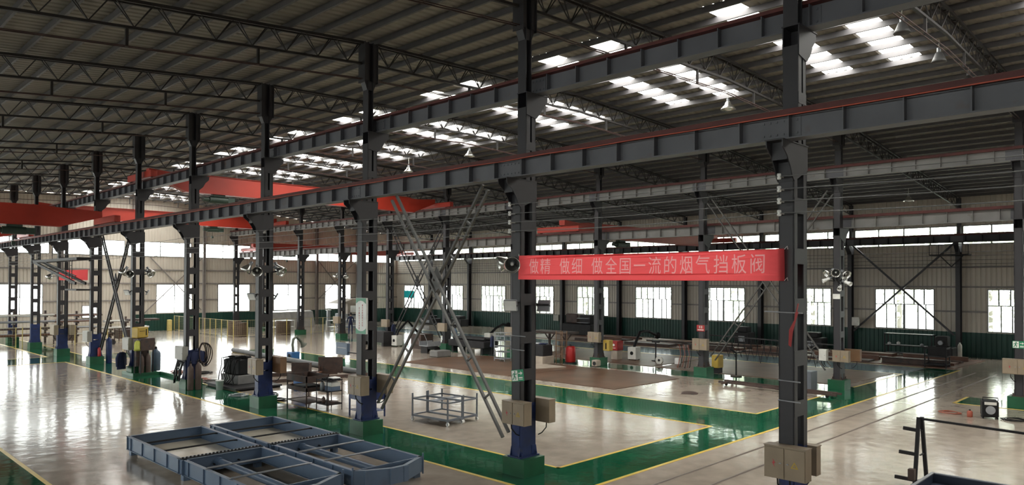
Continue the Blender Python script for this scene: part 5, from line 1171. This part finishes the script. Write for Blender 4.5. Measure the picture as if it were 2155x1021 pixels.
for i, (x, y, lx, ly, h, lab) in enumerate([(46.9, 23.6, 0.9, 1.1, 1.25, 'dark box machine under the window behind the small red notice column'), (47.0, 19.0, 0.9, 1.6, 1.1, 'dark low machine against the green wall, left of the right banner column'), (46.8, 53.0, 1.0, 1.6, 1.0, 'dark machine against the green wall behind the hand cart'), (46.9, 57.5, 1.0, 2.0, 0.9, 'dark bench machine against the green wall near the corner')]):
    t = thing('machine_tool', lab, 'machine', (x, y, 0)); MB().rbox(-lx / 2, lx / 2, -ly / 2, ly / 2, 0, h * 0.7, 0.04).build('base', DARK, t); MB().rbox(-lx * 0.35, lx * 0.4, -ly * 0.3, ly * 0.35, h * 0.7, h, 0.04).build('head', DARK, t); MB().box(-lx / 2 - 0.02, -lx / 2, -ly * 0.2, ly * 0.2, h * 0.2, h * 0.5).build('door', GREYM, t)
t = thing('wall_platform', 'small railed platform hung on the wall column below the dark crane beam', 'platform', (XC - 0.55, 11.3, 5.92)); MB().box(-0.35, 0.3, -1.0, 1.0, -0.06, 0).build('deck', DARK, t)
for y in (-0.98, -0.5, 0.5, 0.98): MB().box(-0.35, -0.32, y - 0.015, y + 0.015, 0, 0.55).build('post', DARK, t)
MB().box(-0.35, -0.32, -0.99, 0.99, 0.55, 0.58).build('rail', DARK, t); MB().bar((0.3, 0.6, -0.05), (0.3, 0.0, -0.7), 0.05).bar((0.3, -0.6, -0.05), (0.3, 0.0, -0.7), 0.05).build('bracket', DARK, t)

# ================================================================== WALKWAY AT THE LEFT
t = thing('overhead_walkway', 'dark overhead walkway with a sloping stair between front columns at the left', 'walkway', (XA - 0.58, 0, 0))
MB().box(-0.3, 0.3, 41.0, 49.7, 5.26, 5.40).build('deck', DARK, t)
for y in (49.5, 48.9, 48.2, 45.6, 44.2, 42.8): MB().box(-0.29, -0.26, y - 0.015, y + 0.015, 5.40, 5.95).build('post', DARK, t)
MB().box(-0.29, -0.26, 48.2, 49.55, 5.92, 5.95).build('rail', DARK, t)
for dx in (-0.25, 0.2): MB().bar((dx, 49.5, 5.28), (dx, 41.3, 4.08), 0.08, 0.13).build('stair_stringer', DARK, t)
MB().bar((-0.25, 47.9, 5.35), (-0.25, 41.3, 4.45), 0.045).build('stair_handrail', DARK, t)
for i in range(1, 14): yy = 49.5 - 8.2 * i / 14; zz = 5.28 - 1.2 * i / 14; MB().box(-0.25, 0.2, yy - 0.1, yy + 0.1, zz - 0.02, zz).build('tread', DARK, t)
MB().box(-0.3, 0.3, 41.0, 43.0, 3.72, 3.80).build('landing', DARK, t)
for y in (42.95, 42.3, 41.9): MB().box(-0.29, -0.26, y - 0.015, y + 0.015, 3.8, 5.26).build('hanger', DARK, t)
for z in (4.1, 4.4, 4.7, 5.0): MB().box(-0.28, -0.26, 41.9, 42.3, z - 0.012, z + 0.012).build('rung', DARK, t)
for y in (41.1, 47.0): MB().box(0.3, 0.34, y - 0.1, y + 0.1, 5.2, 5.36).build('bracket', DARK, t)

# ================================================================== FENCES, DRUMS, TUBE RACKS NEAR THE END WALL
def fence(label, pts, h=1.3, post=1.05):
    t = thing('mesh_fence', label, 'fence', (0, 0, 0)); n = 0
    for p, q in zip(pts, pts[1:]):
        p, q = Vector(p + (0,)), Vector(q + (0,)); L_ = (q - p).length; m = max(1, round(L_ / post)); d = (q - p) / m
        for i in range(m + 1):
            c = p + d * i
            if i == m and q != Vector(pts[-1] + (0,)): continue
            MB().box(c.x - 0.022, c.x + 0.022, c.y - 0.022, c.y + 0.022, 0, h).build('post', FENCEY, t); n += 1
        b = MB()
        for z in (0.12, h - 0.03): b.bar(p + Vector((0, 0, z)), q + Vector((0, 0, z)), 0.03)
        u = (q - p).normalized(); s = 0.15
        for i in range(1, int(L_ / s)): c = p + u * (i * s); b.bar(c + Vector((0, 0, 0.12)), c + Vector((0, 0, h - 0.03)), 0.004)
        for j in range(1, 8): z = 0.12 + (h - 0.15) * j / 8; b.bar(p + Vector((0, 0, z)), q + Vector((0, 0, z)), 0.004)
        b.build('mesh_panel', WIRE, t)
    return t
fence('yellow wire mesh fence at the left edge in front of the tube racks', [(7.0, 54.0), (10.8, 54.0)])
fence('yellow wire mesh fence across the front columns at the left', [(11.15, 54.0), (17.0, 54.0)])
fence('long yellow wire mesh fence running towards the end wall', [(24.4, 64.6), (24.5, 53.4), (33.2, 53.4)])
tag(MB().rbox(-0.15, 0.15, -0.2, 0.2, 0, 0.95, 0.02).build('gate_box', FENCEY, None, (24.0, 64.6, 0)), 'dull yellow box at the far end of the long mesh fence', 'box')
def ribbed_drum(label, x, y, r_, h):
    t = thing('ribbed_drum', label, 'drum', (x, y, 0)); b = MB(); n = 30
    for kk in range(n):
        a = 2 * PI * kk / n; b.bar((r_ * math.cos(a), r_ * math.sin(a), 0), (r_ * math.cos(a), r_ * math.sin(a), h), 0.09, 0.06, up=(math.cos(a), math.sin(a), 0))
    b.build('staves', WOOD, t); MB().cyl((0, 0), r_ - 0.02, 0.03, h - 0.03, 24).build('core', DBROWN, t)
    MB().tube([((r_ + 0.05) * math.cos(2 * PI * i / 24), (r_ + 0.05) * math.sin(2 * PI * i / 24), h * 0.9) for i in range(25)], 0.015, 5).build('hoop', DBROWN, t)
ribbed_drum('brown ribbed drum behind the mesh fence, left of three', 26.1, 56.7, 0.5, 1.05)
ribbed_drum('brown ribbed drum at the fence corner, middle of three', 25.4, 54.1, 0.5, 1.08)
ribbed_drum('brown ribbed drum behind the mesh fence, right of three', 29.0, 54.2, 0.55, 1.08)
def tube_rack(label, x0, x1, y, levels, m):
    t = thing('tube_rack', label, 'rack', (0, y, 0))
    for x in (x0 + 0.4, (x0 + x1) / 2, x1 - 0.4):
        MB().box(x - 0.06, x + 0.06, -0.06, 0.06, 0, levels[-1] + 0.35).build('post', m, t)
        for z in levels: MB().box(x - 0.04, x + 0.04, -0.55, 0.5, z - 0.1, z).build('arm', m, t)
    return t
RK = [('tube rack against the end wall at the left edge', 9.2, 13.6, 57.6, [0.5, 0.95, 1.4, 1.85]), ('tube rack against the end wall in the middle of the left area', 13.8, 16.6, 58.0, [0.45, 0.9, 1.35, 1.75]), ('tube rack against the end wall beside the dark crossed brace', 16.8, 19.6, 57.3, [0.4, 0.8, 1.3])]
n = 0
for (lab, x0, x1, y, lv), short in zip(RK, ('rack at the left edge', 'middle left rack', 'rack beside the dark brace')):
    tube_rack(lab, x0, x1, y, lv, DBROWN)
    for zi, z in enumerate(lv):
        for j in range(3):
            rr = random.Random(n); rad = rr.uniform(0.05, 0.085); ci = rr.randrange(4)
            o = MB().tube([(x0 - 0.2 * rr.random(), 0, rad), (x1 + 0.25 * rr.random(), 0, rad)], rad, 10).build('steel_tube', [GREYM, DBROWN, LIGHTM, RUST2][ci], None, (0, y + (-0.45, -0.2, 0.26)[j], z))
            tag(o, '%s steel tube on the %s, %s level, %s from front' % (['grey', 'dark brown', 'pale', 'rusty'][ci], short, ORD[zi], ORD[j]), 'tube', 'steel tubes on the left racks'); n += 1
def crate_stack(label, x, y, lx, ly, h, m):
    t = thing('steel_basket', label, 'basket', (x, y, 0))
    b = MB()
    for i in range(5): z = 0.25 + (h - 0.25) * i / 4; b.box(-lx / 2, lx / 2, -ly / 2, -ly / 2 + 0.03, z - 0.05, z).box(-lx / 2, lx / 2, ly / 2 - 0.03, ly / 2, z - 0.05, z).box(-lx / 2, -lx / 2 + 0.03, -ly / 2, ly / 2, z - 0.05, z).box(lx / 2 - 0.03, lx / 2, -ly / 2, ly / 2, z - 0.05, z)
    b.build('bands', m, t); MB().box(-lx / 2 + 0.04, lx / 2 - 0.04, -ly / 2 + 0.04, ly / 2 - 0.04, 0.22, h - 0.1).build('load', m, t)
    for u in (-1, 1):
        for v in (-1, 1): MB().box(u * lx * 0.46 - 0.03, u * lx * 0.46 + 0.03, v * ly * 0.46 - 0.03, v * ly * 0.46 + 0.03, 0, h).build('leg', m, t)
crate_stack('brown steel basket on short legs behind the left mesh fence', 14.0, 56.0, 1.2, 1.0, 1.15, DBROWN)
crate_stack('brown steel basket beside the wheel trolley behind the left mesh fence', 17.6, 55.6, 1.1, 1.0, 0.9, DBROWN)
t = thing('wheel_trolley', 'small trolley with round wheels left of the grey switch box column', 'trolley', (15.6, 53.0, 0)); MB().box(-0.5, 0.5, -0.3, 0.3, 0.32, 0.38).build('deck', DBROWN, t)
for u in (-0.4, 0.4):
    for v in (-0.25, 0.25): MB().tube([(u, v - 0.03, 0.16), (u, v + 0.03, 0.16)], 0.16, 14).box(u - 0.02, u + 0.02, v - 0.02, v + 0.02, 0.16, 0.33).build('wheel', DARK, t)
t = thing('steel_bench', 'T shaped brown bench with a column leg right of the dark crossed brace', 'bench', (18.7, 55.4, 0)); MB().box(-1.0, 1.0, -0.5, 0.5, 1.42, 1.55).build('table_top', DBROWN, t); MB().box(-0.12, 0.12, -0.12, 0.12, 0.05, 1.42).build('leg', DBROWN, t); MB().box(-0.4, 0.4, -0.4, 0.4, 0, 0.05).build('base', DBROWN, t)
for i, (x, y, lx, lab) in enumerate([(34.6, 56.0, 3.2, 'long bright topped work table behind the fence corner'), (37.6, 58.6, 2.6, 'long bright topped work table near the canopy booth'), (29.6, 58.5, 3.0, 'long bright topped work table behind the ribbed drums')]):
    shelf_table('work_table', lab, 'table', (x, y - 0.6, 0), lx, 1.2, 0.85, [(0.3, 0), (0.84, 0)], LIGHTM if i != 1 else TAN, 0.25, 0.07)
for i, (x, y, rz, lab) in enumerate([(33.2, 62.6, 0.1, 'bright bent sheet metal panel leaning near the end wall, left of two'), (35.6, 62.9, -0.1, 'bright bent sheet metal panel leaning near the end wall, right of two')]):
    b = MB(); b.prism([(-0.25, 0.0), (-0.2, 0.0), (0.35, 1.35), (0.95, 1.45), (0.95, 1.49), (0.32, 1.40)], 'y', -1.2, 1.2)
    o = b.build('sheet_panel', SILVER, None, (x, y, 0), PI / 2 + rz); tag(o, lab, 'panel')
t = thing('canopy_booth', 'tan machine booth with a shallow pitched canopy near the corner', 'booth', (40.4, 61.5, 0))
MB().rbox(-1.5, 1.5, -1.0, 1.0, 0.0, 1.15, 0.03).build('body', GREYM, t); MB().box(-1.2, 1.2, -0.8, 0.8, 1.15, 2.15).build('upper_panel', TAN, t); MB().prism([(-2.3, 2.15), (2.3, 2.15), (0.9, 2.6), (-0.9, 2.6)], 'y', -1.2, 1.2).build('canopy', TAN, t); MB().box(-1.3, 1.3, -1.02, -1.0, 1.0, 1.12).build('trim_strip', DARK, t)
MB().box(-0.9, 0.5, -0.82, -0.80, 1.3, 1.95).build('window_panel', SILVER, t)
t = thing('control_post', 'slim grey control post with a white top beside the canopy booth', 'post', (36.9, 60.4, 0)); MB().box(-0.14, 0.14, -0.12, 0.12, 0, 1.55).build('body', GREYM, t); MB().box(-0.22, 0.22, -0.16, 0.16, 1.55, 1.62).box(-0.22, 0.22, -0.16, 0.16, 1.72, 1.76).box(-0.03, 0.03, -0.03, 0.03, 1.62, 1.72).build('cap', WHITEM, t)

# ================================================================== PEOPLE
def person(label, loc, rotz, top_m, leg_m, arm=0.0):
    J = {'pel': (0, 0, 0.93), 'wst': (0, 0.0, 1.08), 'chs': (0, 0.01, 1.30), 'shl': (0, 0, 1.42), 'nck': (0, 0.0, 1.50), 'hd0': (0, -0.02, 1.58), 'hd1': (0, -0.025, 1.70),
         'lh': (-0.10, 0, 0.90), 'lk': (-0.11, -0.02, 0.50), 'la': (-0.12, 0.03, 0.09), 'lt': (-0.13, -0.13, 0.04), 'rh': (0.10, 0, 0.90), 'rk': (0.12, -0.01, 0.50), 'ra': (0.13, 0.03, 0.09), 'rt': (0.15, -0.13, 0.04),
         'ls': (-0.18, 0, 1.40), 'le': (-0.25, 0.0, 1.14), 'lw': (-0.22, -0.18 - arm * 0.1, 1.0 + arm * 0.05), 'ld': (-0.2, -0.26 - arm * 0.1, 0.99 + arm * 0.05), 'rs': (0.18, 0, 1.40), 're': (0.25, 0, 1.14), 'rw': (0.23, -0.16 - arm * 0.12, 1.02 + arm * 0.1), 'rd': (0.21, -0.24 - arm * 0.12, 1.02 + arm * 0.1)}
    Rd = {'pel': .135, 'wst': .125, 'chs': .14, 'shl': .10, 'nck': .055, 'hd0': .085, 'hd1': .085, 'lh': .09, 'lk': .062, 'la': .045, 'lt': .04, 'rh': .09, 'rk': .062, 'ra': .045, 'rt': .04, 'ls': .065, 'le': .048, 'lw': .034, 'ld': .036, 'rs': .065, 're': .048, 'rw': .034, 'rd': .036}
    E = [('pel', 'wst'), ('wst', 'chs'), ('chs', 'shl'), ('shl', 'nck'), ('nck', 'hd0'), ('hd0', 'hd1'), ('pel', 'lh'), ('lh', 'lk'), ('lk', 'la'), ('la', 'lt'), ('pel', 'rh'), ('rh', 'rk'), ('rk', 'ra'), ('ra', 'rt'), ('shl', 'ls'), ('ls', 'le'), ('le', 'lw'), ('lw', 'ld'), ('shl', 'rs'), ('rs', 're'), ('re', 'rw'), ('rw', 'rd')]
    ks = list(J); me = bpy.data.meshes.new('b'); me.from_pydata([J[k] for k in ks], [(ks.index(a), ks.index(c)) for a, c in E], []); o = bpy.data.objects.new('b', me); COL.objects.link(o)
    md = o.modifiers.new('s', 'SKIN'); sv = me.skin_vertices[0].data
    for i, k in enumerate(ks): sv[i].radius = (Rd[k], Rd[k] * (0.8 if k in ('chs', 'wst', 'pel', 'shl') else 1.0)); sv[i].use_root = (k == 'pel')
    o.modifiers.new('u', 'SUBSURF').levels = 2
    dg = bpy.context.evaluated_depsgraph_get(); dg.update(); bm = bpy.data.meshes.new_from_object(o.evaluated_get(dg)); bpy.data.objects.remove(o)
    bm.materials.clear()
    for m in (top_m, leg_m, SKIN, BLACK): bm.materials.append(m)
    for p in bm.polygons:
        c = p.center; p.use_smooth = True
        p.material_index = 3 if c.z < 0.09 else 1 if c.z < 0.92 and abs(c.x) < 0.2 and c.y > -0.15 else 2 if c.z > 1.50 or (c.y < -0.20) else 0
    t = thing('person', label, 'person', loc, rotz)
    bo = bpy.data.objects.new('body', bm); COL.objects.link(bo); bo.parent = t
    MB().lathe([(0.105, 1.60), (0.108, 1.66), (0.10, 1.74), (0.06, 1.79), (0, 1.80)], 16, 0, Matrix.Translation((0, 0.012, 0))).build('hair', HAIR, t)
    return t
person('person in navy work clothes standing with back turned, left of the sign board', (32.5, 49.9, 0), 2.6, NAVY, NAVY, 0.5)
person('person in a white top mostly hidden by the edge of the sign board', (33.1, 49.7, 0), 1.2, WHITEM, NAVY, 0.8)

# ================================================================== OUTSIDE
def tree(x, y, h, s, label):
    t = thing('tree', label, 'tree', (x, y, -0.25)); rr = random.Random(s)
    MB().tube([(0, 0, 0), (0.05, 0.05, h * 0.35), (0.15, -0.1, h * 0.75)], 0.14, 8, radii=[0.19, 0.15, 0.06]).build('trunk', BARK, t)
    b = MB()
    for i in range(1300):
        a = rr.random() * 6.283; u = rr.uniform(-1, 1); q = rr.random() ** 0.45; R_ = h * 0.24
        c = Vector((R_ * 0.7 * q * math.cos(a) * math.sqrt(1 - u * u), R_ * q * math.sin(a) * math.sqrt(1 - u * u), h * 0.55 + h * 0.45 * q * u))
        d1 = Vector((rr.uniform(-1, 1), rr.uniform(-1, 1), rr.uniform(-1, 1))).normalized() * 0.24; d2 = Vector((rr.uniform(-1, 1), rr.uniform(-1, 1), rr.uniform(-1, 1))).normalized() * 0.24
        b.add([c - d1, c + d2, c + d1, c - d2], [(0, 1, 2, 3)])
    b.build('foliage', LEAF, t)
for i in range(13):
    tree(54.6 + 2.0 * ((i * 7) % 5) / 5, -6.0 + 5.6 * i, 10.5 + (i * 5) % 3, 40 + i, 'pale leafy tree outside the window wall, %s from the right' % ORD[i])
